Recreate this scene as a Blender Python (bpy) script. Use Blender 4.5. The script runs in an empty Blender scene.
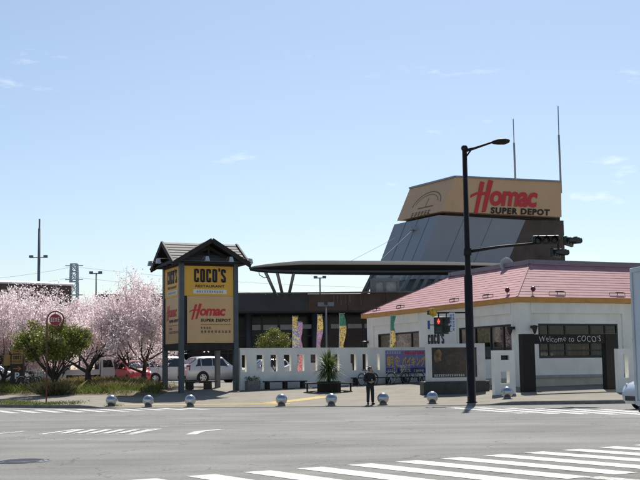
import bpy, bmesh, math, random
from mathutils import Vector, Matrix, Euler

random.seed(7)
SC = bpy.context.scene
COL = SC.collection
R = math.radians
rnd = random.uniform

# ------------------------------------------------------------------ camera
FPX, HOR, ROLL, CAMH = 1130.0, 370.0, 0.8, 1.58          # pixels of a 640 x 480 frame
_p = math.atan((HOR - 240) / FPX); _r = R(ROLL)
_F = Vector((0, math.cos(_p), math.sin(_p)))
_R0 = Vector((1, 0, 0)); _U0 = Vector((0, -math.sin(_p), math.cos(_p)))
_R = _R0 * math.cos(_r) - _U0 * math.sin(_r)
_U = _R0 * math.sin(_r) + _U0 * math.cos(_r)
CAM = Vector((0, 0, CAMH))
cd = bpy.data.cameras.new('camera'); cam = bpy.data.objects.new('camera', cd); COL.objects.link(cam)
cd.sensor_width = 36; cd.lens = FPX / 640 * 36; cd.clip_start = 0.1; cd.clip_end = 9000
m = Matrix((_R, _U, -_F)).transposed().to_4x4(); m.translation = CAM
cam.matrix_world = m
SC.camera = cam

# ------------------------------------------------------------------ sky, sun, exposure
SUN_EL, SUN_AZ = R(51), R(9)                                # azimuth clockwise from +Y
world = bpy.data.worlds.new('World'); SC.world = world; world.use_nodes = True
nt = world.node_tree; nt.nodes.clear()
out = nt.nodes.new('ShaderNodeOutputWorld'); bg = nt.nodes.new('ShaderNodeBackground')
sky = nt.nodes.new('ShaderNodeTexSky'); sky.sky_type = 'NISHITA'; sky.sun_disc = False
sky.sun_elevation = SUN_EL; sky.sun_rotation = SUN_AZ; sky.altitude = 0
sky.air_density = 1.0; sky.dust_density = 0.7; sky.ozone_density = 1.7
bg.inputs['Strength'].default_value = 0.075
# thin torn wisps of fair-weather cloud, laid out over the whole dome
tc = nt.nodes.new('ShaderNodeTexCoord')
mp = nt.nodes.new('ShaderNodeMapping'); mp.inputs['Scale'].default_value = (8.5, 8.5, 30); mp.inputs['Location'].default_value = (6.526, 40.782, 44.022)
nz = nt.nodes.new('ShaderNodeTexNoise'); nz.inputs['Scale'].default_value = 1.0; nz.inputs['Detail'].default_value = 6; nz.inputs['Roughness'].default_value = 0.55
cr = nt.nodes.new('ShaderNodeValToRGB'); cr.color_ramp.elements[0].position = 0.635; cr.color_ramp.elements[1].position = 0.86
mx = nt.nodes.new('ShaderNodeMix'); mx.data_type = 'RGBA'; mx.inputs['B'].default_value = (10.5, 10.7, 11, 1)
nt.links.new(tc.outputs['Generated'], mp.inputs['Vector']); nt.links.new(mp.outputs['Vector'], nz.inputs['Vector'])
nt.links.new(nz.outputs['Fac'], cr.inputs['Fac']); nt.links.new(cr.outputs['Color'], mx.inputs['Factor'])
nt.links.new(sky.outputs['Color'], mx.inputs['A']); nt.links.new(mx.outputs['Result'], bg.inputs['Color'])
nt.links.new(bg.outputs['Background'], out.inputs['Surface'])
sd = bpy.data.lights.new('sun', 'SUN'); sd.energy = 4.2; sd.angle = R(0.53); sd.color = (1, 0.955, 0.88)
sun = bpy.data.objects.new('sun', sd); COL.objects.link(sun)
SDIR = Vector((math.sin(SUN_AZ) * math.cos(SUN_EL), math.cos(SUN_AZ) * math.cos(SUN_EL), math.sin(SUN_EL)))
sun.rotation_euler = SDIR.to_track_quat('Z', 'Y').to_euler(); sun.location = SDIR * 60
vs = SC.view_settings; vs.view_transform = 'Standard'; vs.look = 'None'; vs.gamma = 1; vs.use_curve_mapping = False
vs.exposure = 0.66

# ------------------------------------------------------------------ pixel helpers (a pixel gives a direction only)
def ray(px, py): return (_F * FPX + _R * (px - 320) + _U * (240 - py)).normalized()
def P(px, py, d):                       # point on the pixel's ray at depth d along +Y
    v = ray(px, py); return CAM + v * (d / v.y)
def proj(p):
    e = Vector(p) - CAM; z = e.dot(_F); return 320 + FPX * e.dot(_R) / z, 240 - FPX * e.dot(_U) / z
def RP(px, py, p0, n):                  # ray meets plane
    v = ray(px, py); n = Vector(n); return CAM + v * ((Vector(p0) - CAM).dot(n) / v.dot(n))
def lerp(a, b, t): return a + (b - a) * t
def smooth(t): t = max(0, min(1, t)); return t * t * (3 - 2 * t)

# kerb line of the far pavement, from where it meets the road
def road_at(px, py):
    v = ray(px, py); return CAM + v * (-CAMH / v.z)
_kpts = [road_at(x, y) for x, y in ((-40, 407), (0, 407.6), (50, 408.3), (100, 408.6), (190, 408.2), (300, 407.2), (430, 406.2), (500, 405.2), (570, 404.4), (640, 403.2))]
KX = [-300] + [p.x for p in _kpts] + [40, 300]
KY = [_kpts[0].y + 6] + [p.y for p in _kpts] + [_kpts[-1].y + 6, _kpts[-1].y + 40]
def interp(x, X, Y):
    if x <= X[0]: return Y[0]
    for i in range(len(X) - 1):
        if x <= X[i + 1]: return lerp(Y[i], Y[i + 1], (x - X[i]) / (X[i + 1] - X[i]))
    return Y[-1]
def yk(x): return interp(x, KX, KY)
def kz(x):                              # kerb upstand: full height left and right, flush between the ball bollards
    l = smooth((x + 9.4) / -1.6); r = smooth((x - 6.6) / 1.6)
    return 0.02 + 0.13 * max(l, r)
PLAT = 0.86
def zt(x, y):
    s = max(0, y - yk(x)); z = kz(x) + 0.046 * s
    return PLAT if z > PLAT + .05 else (z if z < PLAT - .05 else PLAT - .05 + (z - PLAT + .05) * .5)
def Gd(px, d, py=385):
    p = P(px, py, d); 
    for _ in range(3):
        p.z = zt(p.x, p.y); q = proj(p); p = P(px, q[1], d)
    p.z = zt(p.x, p.y); return p
def G(px, py):                          # pixel to terrain by marching
    v = ray(px, py); d = 20.0
    while d < 400:
        q = CAM + v * (d / v.y); z = zt(q.x, q.y) if q.y > yk(q.x) else 0
        if q.z <= z: break
        d += 0.02
    q.z = z; return q

# ------------------------------------------------------------------ materials
MATS = {}
def mat(name, col, rough=0.6, metal=0.0, var=0.12, scale=3.0, bump=0.0, bscale=40.0, spec=0.5, trans=0.0, dirt=0.0, coat=0.0):
    if name in MATS: return MATS[name]
    M = bpy.data.materials.new(name); M.use_nodes = True; n = M.node_tree; b = n.nodes['Principled BSDF']
    b.inputs['Roughness'].default_value = rough; b.inputs['Metallic'].default_value = metal
    b.inputs['Specular IOR Level'].default_value = spec
    if coat: b.inputs['Coat Weight'].default_value = coat; b.inputs['Coat Roughness'].default_value = 0.06
    t = n.nodes.new('ShaderNodeTexCoord'); geo = n.nodes.new('ShaderNodeNewGeometry')
    z = n.nodes.new('ShaderNodeTexNoise'); z.inputs['Scale'].default_value = scale; z.inputs['Detail'].default_value = 5
    n.links.new(geo.outputs['Position'], z.inputs['Vector'])
    r = n.nodes.new('ShaderNodeMapRange'); r.inputs['From Min'].default_value = .3; r.inputs['From Max'].default_value = .7
    r.inputs['To Min'].default_value = 1 - var; r.inputs['To Max'].default_value = 1 + var
    n.links.new(z.outputs['Fac'], r.inputs['Value'])
    x = n.nodes.new('ShaderNodeVectorMath'); x.operation = 'SCALE'; x.inputs[0].default_value = col[:3]
    n.links.new(r.outputs['Result'], x.inputs['Scale'])
    last = x.outputs['Vector']
    if dirt:
        z2 = n.nodes.new('ShaderNodeTexNoise'); z2.inputs['Scale'].default_value = 1.0; z2.inputs['Detail'].default_value = 8; z2.inputs['Roughness'].default_value = .7
        mpp = n.nodes.new('ShaderNodeMapping'); mpp.inputs['Scale'].default_value = (2.2, 2.2, .35)
        n.links.new(geo.outputs['Position'], mpp.inputs['Vector']); n.links.new(mpp.outputs['Vector'], z2.inputs['Vector'])
        rr = n.nodes.new('ShaderNodeMapRange'); rr.inputs['From Min'].default_value = .5; rr.inputs['From Max'].default_value = .78; rr.inputs['To Max'].default_value = dirt
        n.links.new(z2.outputs['Fac'], rr.inputs['Value'])
        mm = n.nodes.new('ShaderNodeMix'); mm.data_type = 'RGBA'; mm.inputs['B'].default_value = (col[0] * .35, col[1] * .34, col[2] * .3, 1)
        n.links.new(rr.outputs['Result'], mm.inputs['Factor']); n.links.new(last, mm.inputs['A']); last = mm.outputs['Result']
    n.links.new(last, b.inputs['Base Color'])
    if bump:
        zb = n.nodes.new('ShaderNodeTexNoise'); zb.inputs['Scale'].default_value = bscale; zb.inputs['Detail'].default_value = 4
        n.links.new(geo.outputs['Position'], zb.inputs['Vector'])
        bp = n.nodes.new('ShaderNodeBump'); bp.inputs['Strength'].default_value = bump; bp.inputs['Distance'].default_value = .02
        n.links.new(zb.outputs['Fac'], bp.inputs['Height']); n.links.new(bp.outputs['Normal'], b.inputs['Normal'])
    if trans:                            # thin leaves and petals let light through
        tr = n.nodes.new('ShaderNodeBsdfTranslucent'); n.links.new(last, tr.inputs['Color'])
        ms = n.nodes.new('ShaderNodeMixShader'); ms.inputs['Fac'].default_value = trans
        n.links.new(b.outputs['BSDF'], ms.inputs[1]); n.links.new(tr.outputs['BSDF'], ms.inputs[2])
        n.links.new(ms.outputs['Shader'], n.nodes['Material Output'].inputs['Surface'])
    MATS[name] = M; return M

def glass(name, tint, rough=0.03):       # dark interior behind a reflecting pane
    return mat(name, tint, rough, 0, .35, 1.2, spec=.9)

def emat(name, col, strength):
    M = bpy.data.materials.new(name); M.use_nodes = True; b = M.node_tree.nodes['Principled BSDF']
    b.inputs['Base Color'].default_value = (*col, 1); b.inputs['Emission Color'].default_value = (*col, 1); b.inputs['Emission Strength'].default_value = strength
    MATS[name] = M; return M

def asphalt(name, base, patch):
    M = mat(name, base, .93, 0, .10, .35, .35, 180, .25); n = M.node_tree; b = n.nodes['Principled BSDF']
    src = b.inputs['Base Color'].links[0].from_socket; geo = [k for k in n.nodes if k.type == 'NEW_GEOMETRY'][0]
    def layer(scale, rot, lo, hi, f0, f1, detail=4):
        global _
        mpp = n.nodes.new('ShaderNodeMapping'); mpp.inputs['Scale'].default_value = scale; mpp.inputs['Rotation'].default_value = (0, 0, rot)
        z = n.nodes.new('ShaderNodeTexNoise'); z.inputs['Scale'].default_value = 1; z.inputs['Detail'].default_value = detail
        n.links.new(geo.outputs['Position'], mpp.inputs['Vector']); n.links.new(mpp.outputs['Vector'], z.inputs['Vector'])
        r = n.nodes.new('ShaderNodeMapRange'); r.inputs['From Min'].default_value = f0; r.inputs['From Max'].default_value = f1; r.inputs['To Min'].default_value = lo; r.inputs['To Max'].default_value = hi
        n.links.new(z.outputs['Fac'], r.inputs['Value']); return r.outputs['Result']
    last = src
    for o in (layer((70, 70, 70), 0, .72, 1.28, .3, .7, 2), layer((.05, 1.1, 1), R(-9), .93, 1.06, .35, .65, 3), layer((.22, .22, 1), 0, .86, 1.12, .35, .65, 6), layer((16, 16, 16), 0, .86, 1.14, .3, .7, 3), layer((.10, .8, 1), R(32), .92, 1.06, .4, .6, 3)):
        x = n.nodes.new('ShaderNodeVectorMath'); x.operation = 'SCALE'; n.links.new(last, x.inputs[0]); n.links.new(o, x.inputs['Scale']); last = x.outputs['Vector']
    # hairline cracks and sealed seams
    mpp = n.nodes.new('ShaderNodeMapping'); mpp.inputs['Scale'].default_value = (.16, .30, 1); mpp.inputs['Rotation'].default_value = (0, 0, .3)
    zz = n.nodes.new('ShaderNodeTexNoise'); zz.inputs['Scale'].default_value = .9; zz.inputs['Detail'].default_value = 6
    ad = n.nodes.new('ShaderNodeVectorMath'); ad.operation = 'MULTIPLY_ADD'; ad.inputs[1].default_value = (2.2, 2.2, 0)
    vo = n.nodes.new('ShaderNodeTexVoronoi'); vo.feature = 'DISTANCE_TO_EDGE'; vo.inputs['Scale'].default_value = 1
    n.links.new(geo.outputs['Position'], zz.inputs['Vector']); n.links.new(zz.outputs['Color'], ad.inputs[0]); n.links.new(geo.outputs['Position'], ad.inputs[2])
    n.links.new(ad.outputs['Vector'], mpp.inputs['Vector']); n.links.new(mpp.outputs['Vector'], vo.inputs['Vector'])
    rc_ = n.nodes.new('ShaderNodeMapRange'); rc_.inputs['From Min'].default_value = .001; rc_.inputs['From Max'].default_value = .007; rc_.inputs['To Min'].default_value = .62; rc_.inputs['To Max'].default_value = 1
    n.links.new(vo.outputs['Distance'], rc_.inputs['Value']); x = n.nodes.new('ShaderNodeVectorMath'); x.operation = 'SCALE'; n.links.new(last, x.inputs[0]); n.links.new(rc_.outputs['Result'], x.inputs['Scale']); last = x.outputs['Vector']
    n.links.new(last, b.inputs['Base Color'])
    return M

# ------------------------------------------------------------------ mesh helpers
class MB:
    def __init__(s): s.v = []; s.f = []; s.mi = []; s.cur = 0
    def poly(s, pts):
        k = len(s.v); s.v += [tuple(p) for p in pts]; s.f.append(tuple(range(k, k + len(pts)))); s.mi.append(s.cur); return s
    def box(s, x0, x1, y0, y1, z0, z1):
        return s.hexa([(x0, y0, z0), (x1, y0, z0), (x1, y1, z0), (x0, y1, z0)], [(x0, y0, z1), (x1, y0, z1), (x1, y1, z1), (x0, y1, z1)])
    def hexa(s, a, b):                   # two n-gons joined into a prism
        k = len(s.v); n = len(a); s.v += [tuple(p) for p in a] + [tuple(p) for p in b]
        s.f.append(tuple(range(k + n - 1, k - 1, -1))); s.f.append(tuple(range(k + n, k + 2 * n))); s.mi += [s.cur] * 2
        for i in range(n):
            j = (i + 1) % n; s.f.append((k + i, k + j, k + n + j, k + n + i)); s.mi.append(s.cur)
        return s
    def bar(s, a, b, w, h=None, up=(0, 0, 1)):
        a = Vector(a); b = Vector(b); h = w if h is None else h; d = (b - a).normalized(); up = Vector(up)
        if abs(d.dot(up)) > .98: up = Vector((0, 1, 0))
        x = d.cross(up).normalized() * w / 2; y = x.cross(d).normalized() * h / 2
        return s.hexa([a - x - y, a + x - y, a + x + y, a - x + y], [b - x - y, b + x - y, b + x + y, b - x + y])
    def tube(s, pts, rads, n=8, caps=True):
        pts = [Vector(p) for p in pts]
        if not hasattr(rads, '__len__'): rads = [rads] * len(pts)
        k = len(s.v); m = len(pts); prev = None
        for i, p in enumerate(pts):
            d = (pts[min(i + 1, m - 1)] - pts[max(i - 1, 0)]).normalized()
            if prev is None:
                a = Vector((0, 0, 1)) if abs(d.z) < .9 else Vector((1, 0, 0)); x = d.cross(a).normalized()
            else:
                x = (prev - d * prev.dot(d)).normalized()
            prev = x; y = d.cross(x)
            for j in range(n):
                t = 2 * math.pi * j / n; s.v.append(tuple(p + (x * math.cos(t) + y * math.sin(t)) * rads[i]))
        for i in range(m - 1):
            for j in range(n):
                a = k + i * n + j; b = k + i * n + (j + 1) % n; s.f.append((a, b, b + n, a + n)); s.mi.append(s.cur)
        if caps:
            s.f.append(tuple(range(k + n - 1, k - 1, -1))); s.f.append(tuple(range(k + (m - 1) * n, k + m * n))); s.mi += [s.cur] * 2
        return s
    def lathe(s, prof, c=(0, 0, 0), n=20, axis='z'):
        k = len(s.v); c = Vector(c)
        for r, z in prof:
            for j in range(n):
                t = 2 * math.pi * j / n; q = (r * math.cos(t), r * math.sin(t), z)
                q = q if axis == 'z' else ((q[0], q[2], q[1]) if axis == 'y' else (q[2], q[0], q[1]))
                s.v.append(tuple(c + Vector(q)))
        for i in range(len(prof) - 1):
            for j in range(n):
                a = k + i * n + j; b = k + i * n + (j + 1) % n; s.f.append((a, b, b + n, a + n)); s.mi.append(s.cur)
        for i0 in (0, len(prof) - 1):
            if prof[i0][0] > 1e-4: s.f.append(tuple(k + i0 * n + j for j in range(n))); s.mi.append(s.cur)
        return s
    def ball(s, c, r, n=12, sx=1, sy=1, sz=1):
        pr = [(max(1e-5, r * math.sin(math.pi * i / n)), -r * math.cos(math.pi * i / n)) for i in range(n + 1)]
        k = len(s.v); s.lathe([(a, b) for a, b in pr], (0, 0, 0), 2 * n)
        s.v[k:] = [(c[0] + x * sx, c[1] + y * sy, c[2] + z * sz) for x, y, z in s.v[k:]]; return s
    def ring(s, c, R0, r, axis='y', n=28, k=8):
        pts = []
        for i in range(n + 1):
            t = 2 * math.pi * i / n; a, b = R0 * math.cos(t), R0 * math.sin(t)
            pts.append(Vector(c) + (Vector((a, 0, b)) if axis == 'y' else Vector((0, a, b)) if axis == 'x' else Vector((a, b, 0))))
        kk = len(s.v)
        for i in range(n):
            t = 2 * math.pi * i / n
            rad = Vector((math.cos(t), 0, math.sin(t))) if axis == 'y' else Vector((0, math.cos(t), math.sin(t))) if axis == 'x' else Vector((math.cos(t), math.sin(t), 0))
            ax = Vector((0, 1, 0)) if axis == 'y' else Vector((1, 0, 0)) if axis == 'x' else Vector((0, 0, 1))
            for j in range(k):
                q = 2 * math.pi * j / k; s.v.append(tuple(pts[i] + rad * r * math.cos(q) + ax * r * math.sin(q)))
        for i in range(n):
            for j in range(k):
                a = kk + i * k + j; b = kk + i * k + (j + 1) % k; c2 = kk + ((i + 1) % n) * k
                s.f.append((a, b, c2 + (j + 1) % k, c2 + j)); s.mi.append(s.cur)
        return s
    def xf(s, M): s.v = [tuple(M @ Vector(p)) for p in s.v]; return s
    def build(s, name, mats, parent=None, smooth=False, bevel=0, recalc=True):
        me = bpy.data.meshes.new(name); me.from_pydata(s.v, [], s.f)
        if not isinstance(mats, (list, tuple)): mats = [mats]
        for q in mats: me.materials.append(q)
        me.polygons.foreach_set('material_index', s.mi)
        if recalc:
            bm = bmesh.new(); bm.from_mesh(me); bmesh.ops.recalc_face_normals(bm, faces=bm.faces); bm.to_mesh(me); bm.free()
        if smooth: me.polygons.foreach_set('use_smooth', [True] * len(me.polygons))
        me.update(); o = bpy.data.objects.new(name, me); COL.objects.link(o)
        if parent: o.parent = parent
        if smooth == 'edge':
            me.set_sharp_from_angle(angle=R(35))
        if bevel:
            b = o.modifiers.new('bevel', 'BEVEL'); b.width = bevel; b.segments = 2; b.limit_method = 'ANGLE'
        return o

def tag(o, label, cat, group=None):
    o['label'] = label; o['category'] = cat
    if group: o['group'] = group
    return o
def struct(o): o['kind'] = 'structure'; return o
def thing(name, loc, rz, label, cat, group=None):
    o = bpy.data.objects.new(name, None); COL.objects.link(o); o.location = loc; o.rotation_euler = (0, 0, rz); o.empty_display_size = .3
    return tag(o, label, cat, group)
def copy_tree(o, parent=None):
    c = o.copy(); COL.objects.link(c); c.parent = parent
    for ch in [q for q in bpy.data.objects if q.parent == o]: copy_tree(ch, c)
    return c
def local(rootloc, rz, p):               # world point to a thing's local frame
    d = Vector(p) - Vector(rootloc); c, s = math.cos(-rz), math.sin(-rz); return Vector((d.x * c - d.y * s, d.x * s + d.y * c, d.z))

# ---- flat lettering: 2D shapes put on a plane
def basis(o, x, up):
    x = Vector(x).normalized(); up = Vector(up).normalized(); n = x.cross(up)
    M = Matrix((x, up, n)).transposed().to_4x4(); M.translation = Vector(o); return M
def text2d(body, offset=0.0, shear=0.0, spacing=1.0):
    c = bpy.data.curves.new('t', 'FONT'); c.body = body; c.offset = offset; c.shear = shear; c.space_character = spacing; c.resolution_u = 3
    o = bpy.data.objects.new('t', c); COL.objects.link(o); dg = bpy.context.evaluated_depsgraph_get(); dg.update()
    me = bpy.data.meshes.new_from_object(o.evaluated_get(dg)); v = [(p.co.x, p.co.y) for p in me.vertices]; f = [tuple(p.vertices) for p in me.polygons]
    bpy.data.objects.remove(o); bpy.data.curves.remove(c); bpy.data.meshes.remove(me); return v, f
def stroke(path, w, closed=False):
    n = len(path); v = []; f = []
    for i in range(n):
        a = Vector(path[i - 1] if (i > 0 or closed) else path[i]); b = Vector(path[i]); c = Vector(path[(i + 1) % n] if (i < n - 1 or closed) else path[i])
        d1 = (b - a).normalized() if (b - a).length > 1e-6 else (c - b).normalized(); d2 = (c - b).normalized() if (c - b).length > 1e-6 else d1
        n1 = Vector((-d1.y, d1.x)); n2 = Vector((-d2.y, d2.x)); mn = (n1 + n2).normalized(); k = w / 2 / max(.45, mn.dot(n1))
        v += [tuple(b + mn * k), tuple(b - mn * k)]
    for i in range(n if closed else n - 1):
        j = (i + 1) % n; f.append((2 * i, 2 * i + 1, 2 * j + 1, 2 * j))
    return v, f
def join2d(parts):
    V = []; Fc = []
    for n_, (v, f) in enumerate(parts):        # overlapping strokes sit a hair apart
        k = len(V); V += [(p[0], p[1], .0015 * (n_ % 8)) for p in v]; Fc += [tuple(i + k for i in q) for q in f]
    return V, Fc
def fit2d(sh, x0, x1, y0, y1):
    v, f = sh; xs = [p[0] for p in v]; ys = [p[1] for p in v]; a, b, c, d = min(xs), max(xs), min(ys), max(ys)
    return [(x0 + (p[0] - a) / (b - a) * (x1 - x0), y0 + (p[1] - c) / (d - c) * (y1 - y0), p[2] if len(p) > 2 else 0) for p in v], f
def put2d(name, sh, M, m_, parent, lift=0.006):
    v, f = sh; b = MB(); b.v = [tuple(M @ Vector((p[0], p[1], lift + (p[2] if len(p) > 2 else 0)))) for p in v]; b.f = list(f); b.mi = [0] * len(f)
    return b.build(name, m_, parent, recalc=False)
def arc(cx, cy, rx, ry, a0, a1, n=6): return [(cx + rx * math.cos(R(lerp(a0, a1, i / n))), cy + ry * math.sin(R(lerp(a0, a1, i / n)))) for i in range(n + 1)]
def heavy_letters(word):                 # tall condensed slab letters, unit height 1, cell 0.36
    out = []; x = 0
    for ch in word:
        w, h, r, s = .30, 1.0, .12, .135
        a, b = x + s / 2, x + w - s / 2; c, d = s / 2, h - s / 2
        if ch == 'C': out.append(stroke([(b, .66 * h)] + arc(b - r, d - r, r, r, 0, 90) + arc(a + r, d - r, r, r, 90, 180) + arc(a + r, c + r, r, r, 180, 270) + arc(b - r, c + r, r, r, 270, 360) + [(b, .34 * h)], s))
        elif ch == 'O': out.append(stroke(arc(b - r, d - r, r, r, 0, 90) + arc(a + r, d - r, r, r, 90, 180) + arc(a + r, c + r, r, r, 180, 270) + arc(b - r, c + r, r, r, 270, 360), s, True))
        elif ch == 'S': out.append(stroke([(b, .72)] + arc(b - r, d - r, r, r, 0, 90) + arc(a + r, d - r, r, r, 90, 180) + [(a, .64), (b, .36)] + arc(b - r, c + r, r, r, 360, 270) + arc(a + r, c + r, r, r, 270, 180) + [(a, .28)], s))
        elif ch == "'": out.append(stroke([(x + .06, 1.05), (x + .06, .80)], .10)); x -= .2
        x += w + .06
    return join2d(out)
def glyph_bars(n, seed):                 # writing too small to read in the photograph: dense strokes
    r = random.Random(seed); out = []
    for i in range(n):
        x = i * 1.08
        for k in range(3): y = .1 + .36 * k + r.uniform(-.06, .06); out.append(stroke([(x + .08, y), (x + r.uniform(.7, .95), y)], .13))
        q = x + r.uniform(.3, .6); out.append(stroke([(q, .02), (q, .98)], .13))
    return join2d(out)
def homac_word():                        # slanted brush H, then the rounded italic "omac"
    H = [[(0.02, .30), (.30, .46), (.62, .50), (.62, .58), (.28, .56), (.06, .44)],
         [(.16, -.36), (.30, -.34), (.62, 1.0), (.46, 1.04), (.42, .92)],
         [(.46, -.30), (.62, -.26), (.96, 1.08), (.78, 1.12), (.72, .95)],
         [(.40, .42), (.80, .50), (.82, .62), (.42, .56)]]
    parts = [(p, [tuple(range(len(p)))]) for p in H]
    parts.append(fit2d(text2d('omac', .035, .22, .93), .80, 2.72, 0.0, .66))
    return join2d(parts)
# ================================================================== THE SETTING
m_road = asphalt('asphalt', (.198, .195, .180), .1)
m_lot = asphalt('lot_asphalt', (.198, .195, .180), .1)
m_pave = mat('pavement', (.225, .205, .168), .9, 0, .13, 1.1, .3, 60, .2, dirt=.25)
m_kerb = mat('kerb_concrete', (.20, .195, .18), .9, 0, .2, 4, .3, 60, .2)
m_soil = mat('soil', (.17, .14, .085), .95, 0, .35, 3, .8, 14, .1)
m_grass = mat('grass_blade', (.125, .155, .035), .7, 0, .55, 1.3, trans=.4)
m_dry = mat('dry_grass', (.27, .215, .10), .8, 0, .4, 4, trans=.35)
m_tactile = mat('tactile_paving', (.42, .30, .10), .85, 0, .2, 5, .3, 40)
def paint(name, fade):
    M = mat(name, (.60, .60, .565), .8, 0, .12, 2, .2, 120, .3); n = M.node_tree; b = n.nodes['Principled BSDF']; src = b.inputs['Base Color'].links[0].from_socket
    z = n.nodes.new('ShaderNodeTexNoise'); z.inputs['Scale'].default_value = 9; z.inputs['Detail'].default_value = 9; z.inputs['Roughness'].default_value = .75
    geo = [k for k in n.nodes if k.type == 'NEW_GEOMETRY'][0]; n.links.new(geo.outputs['Position'], z.inputs['Vector'])
    r = n.nodes.new('ShaderNodeMapRange'); r.inputs['From Min'].default_value = fade; r.inputs['From Max'].default_value = fade + .12
    n.links.new(z.outputs['Fac'], r.inputs['Value']); mm = n.nodes.new('ShaderNodeMix'); mm.data_type = 'RGBA'; mm.inputs['B'].default_value = (.21, .207, .197, 1)
    n.links.new(r.outputs['Result'], mm.inputs['Factor']); n.links.new(src, mm.inputs['A']); n.links.new(mm.outputs['Result'], b.inputs['Base Color']); return M
m_paint = paint('road_paint', .53); m_worn = paint('worn_road_paint', .47)

# road: one sheet out to the horizon
struct(MB().poly([(-4000, -300, 0), (4000, -300, 0), (4000, 6000, 0), (-4000, 6000, 0)]).build('road', m_road))

XS = [-3000, -300, -120] + [-60 + i for i in range(121)] + [120, 300, 3000]
def sheet(name, m_, S, lift=0.0, x0=-1e9, x1=1e9, xs=None, zf=None):
    xs = xs or [x for x in XS if x0 <= x <= x1]; b = MB()
    for s in S:
        for x in xs:
            y = yk(x) + s; b.v.append((x, y, (zf(x, y) if zf else zt(x, y)) + lift))
    w = len(xs)
    for i in range(len(S) - 1):
        for j in range(w - 1):
            a = i * w + j; b.f.append((a, a + 1, a + w + 1, a + w)); b.mi.append(0)
    return b.build(name, m_, None, True)
struct(sheet('pavement', m_pave, [.15 + i * .8 for i in range(24)]))
struct(sheet('parking_lot', m_lot, [18.55, 19.4, 20.5, 22, 30, 60, 120, 400, 4000], .001))
# kerb stones: an upstand left and right, flush in between
kb = MB(); xs = [-60 + i * .5 for i in range(241)]
for x in xs:
    y, z = yk(x), kz(x) + .004; kb.v += [(x, y - .002, -.02), (x, y, z - .02), (x, y + .02, z), (x, y + .15, z), (x, y + .152, -.02)]
for i in range(len(xs) - 1):
    for j in range(4): a = i * 5 + j; kb.f.append((a, a + 5, a + 6, a + 1)); kb.mi.append(0)
struct(kb.build('kerb', m_kerb, None, False))

# ---- painted markings
def on_road(px, py, z=.006): p = road_at(px, py); return Vector((p.x, p.y, z))
cw = MB(); A = on_road(186.2, 476.5); B = on_road(598.4, 447.8); st = (B - A) / 9; dr = Vector((st.y, -st.x, 0)).normalized()
stripes = []
for i in range(-4, 15):
    a = A + st * i; q = MB().poly([a, a + dr * 4.05, a + dr * 4.05 + st * .5, a + st * .5]); stripes.append(q)
cross = struct(bpy.data.objects.new('zebra_crossing', None)); COL.objects.link(cross)
for q in stripes: q.build('stripe', m_paint, cross)
def line(b, pts, w, z=.006):
    P3 = [on_road(*p, z) for p in pts]; v, f = stroke([(p.x, p.y) for p in P3], w); k = len(b.v)
    b.v += [(p[0], p[1], z) for p in v]; b.f += [tuple(i + k for i in q) for q in f]; b.mi += [0] * len(f)
far1 = struct(bpy.data.objects.new('worn_zebra_crossing', None)); COL.objects.link(far1)
for i in range(13):
    a = on_road(-70 + 20.5 * i, 411.6 - .30 * i); d2 = Vector((.44, -.9, 0)) * (4.3 if i < 9 else 3.2)
    MB().poly([a, a + d2, a + d2 + Vector((.43, .02, 0)), a + Vector((.43, .02, 0))]).build('stripe', m_worn, far1)
far2 = struct(bpy.data.objects.new('faded_zebra_crossing', None)); COL.objects.link(far2)
for i in range(9):
    x_, y_ = 440 + 31 * i, 407.4 + .42 * i; a = on_road(x_, y_); d2 = on_road(x_ + 78, y_ + 6.2) - a; w_ = Vector((.46, .03, 0))
    MB().poly([a, a + d2, a + d2 + w_, a + w_]).build('stripe', m_worn, far2)
hz = MB()
line(hz, [(40, 434.5), (75, 429.6), (159, 429.0), (130, 434.6), (40, 434.5)], .16)
for k in range(6): x = 62 + k * 14; line(hz, [(x, 433.8), (x + 19, 429.8)], .22, .010)
struct(hz.build('hatched_marking', m_worn))
ln = MB(); line(ln, [(17, 439.4), (55, 439.5), (92, 439.6)], .15); line(ln, [(-40, 437), (0, 433.8), (25, 431.3)], .16); line(ln, [(108, 426.1), (168, 426.6)], .14)
line(ln, [(190.5, 434.8), (199, 431.8), (208, 430.6), (222, 429.6)], .28); line(ln, [(592, 477.4), (700, 487)], .32)
struct(ln.build('lane_line', m_worn))
# yellow tactile strip along the flush kerb with a branch up into the forecourt
tb = MB()
def on_pave(px, py): p = G(px, py); return p
for seg in ([(120, 404.9), (200, 404.6), (290, 403.8)], [(268, 403.2), (300, 400), (326, 396.5)]):
    C3 = [on_pave(*p) for p in seg]; v, f = stroke([(p.x, p.y) for p in C3], .42 if len(tb.v) == 0 else .9); k = len(tb.v)
    tb.v += [(p[0], p[1], zt(*p) + .006) for p in v]; tb.f += [tuple(i + k for i in q) for q in f]; tb.mi += [0] * len(f)
struct(tb.build('tactile_strip', m_tactile))
# manhole cover in the near lane
m_iron = mat('cast_iron', (.075, .085, .105), .6, .4, .3, 8, .4, 60)
mc = on_road(22, 461.4); mh = thing('manhole_cover', (mc.x, mc.y, 0), 0, 'dark round iron manhole cover set in the asphalt', 'manhole cover')
MB().lathe([(.0001, .010), (.46, .010), (.47, .004)], n=36).build('cover_plate', m_iron, mh); b = MB(); b.ring((0, 0, .012), .39, .012, 'z')
for i in range(-3, 4): b.box(-.3, .3, i * .09 - .015, i * .09 + .015, .009, .018)
b.build('tread_ribs', m_iron, mh); MB().ring((0, 0, -.008), .50, .022, 'z', 36, 6).build('rim', mat('manhole_rim', (.12, .12, .12), .8), mh)

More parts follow.
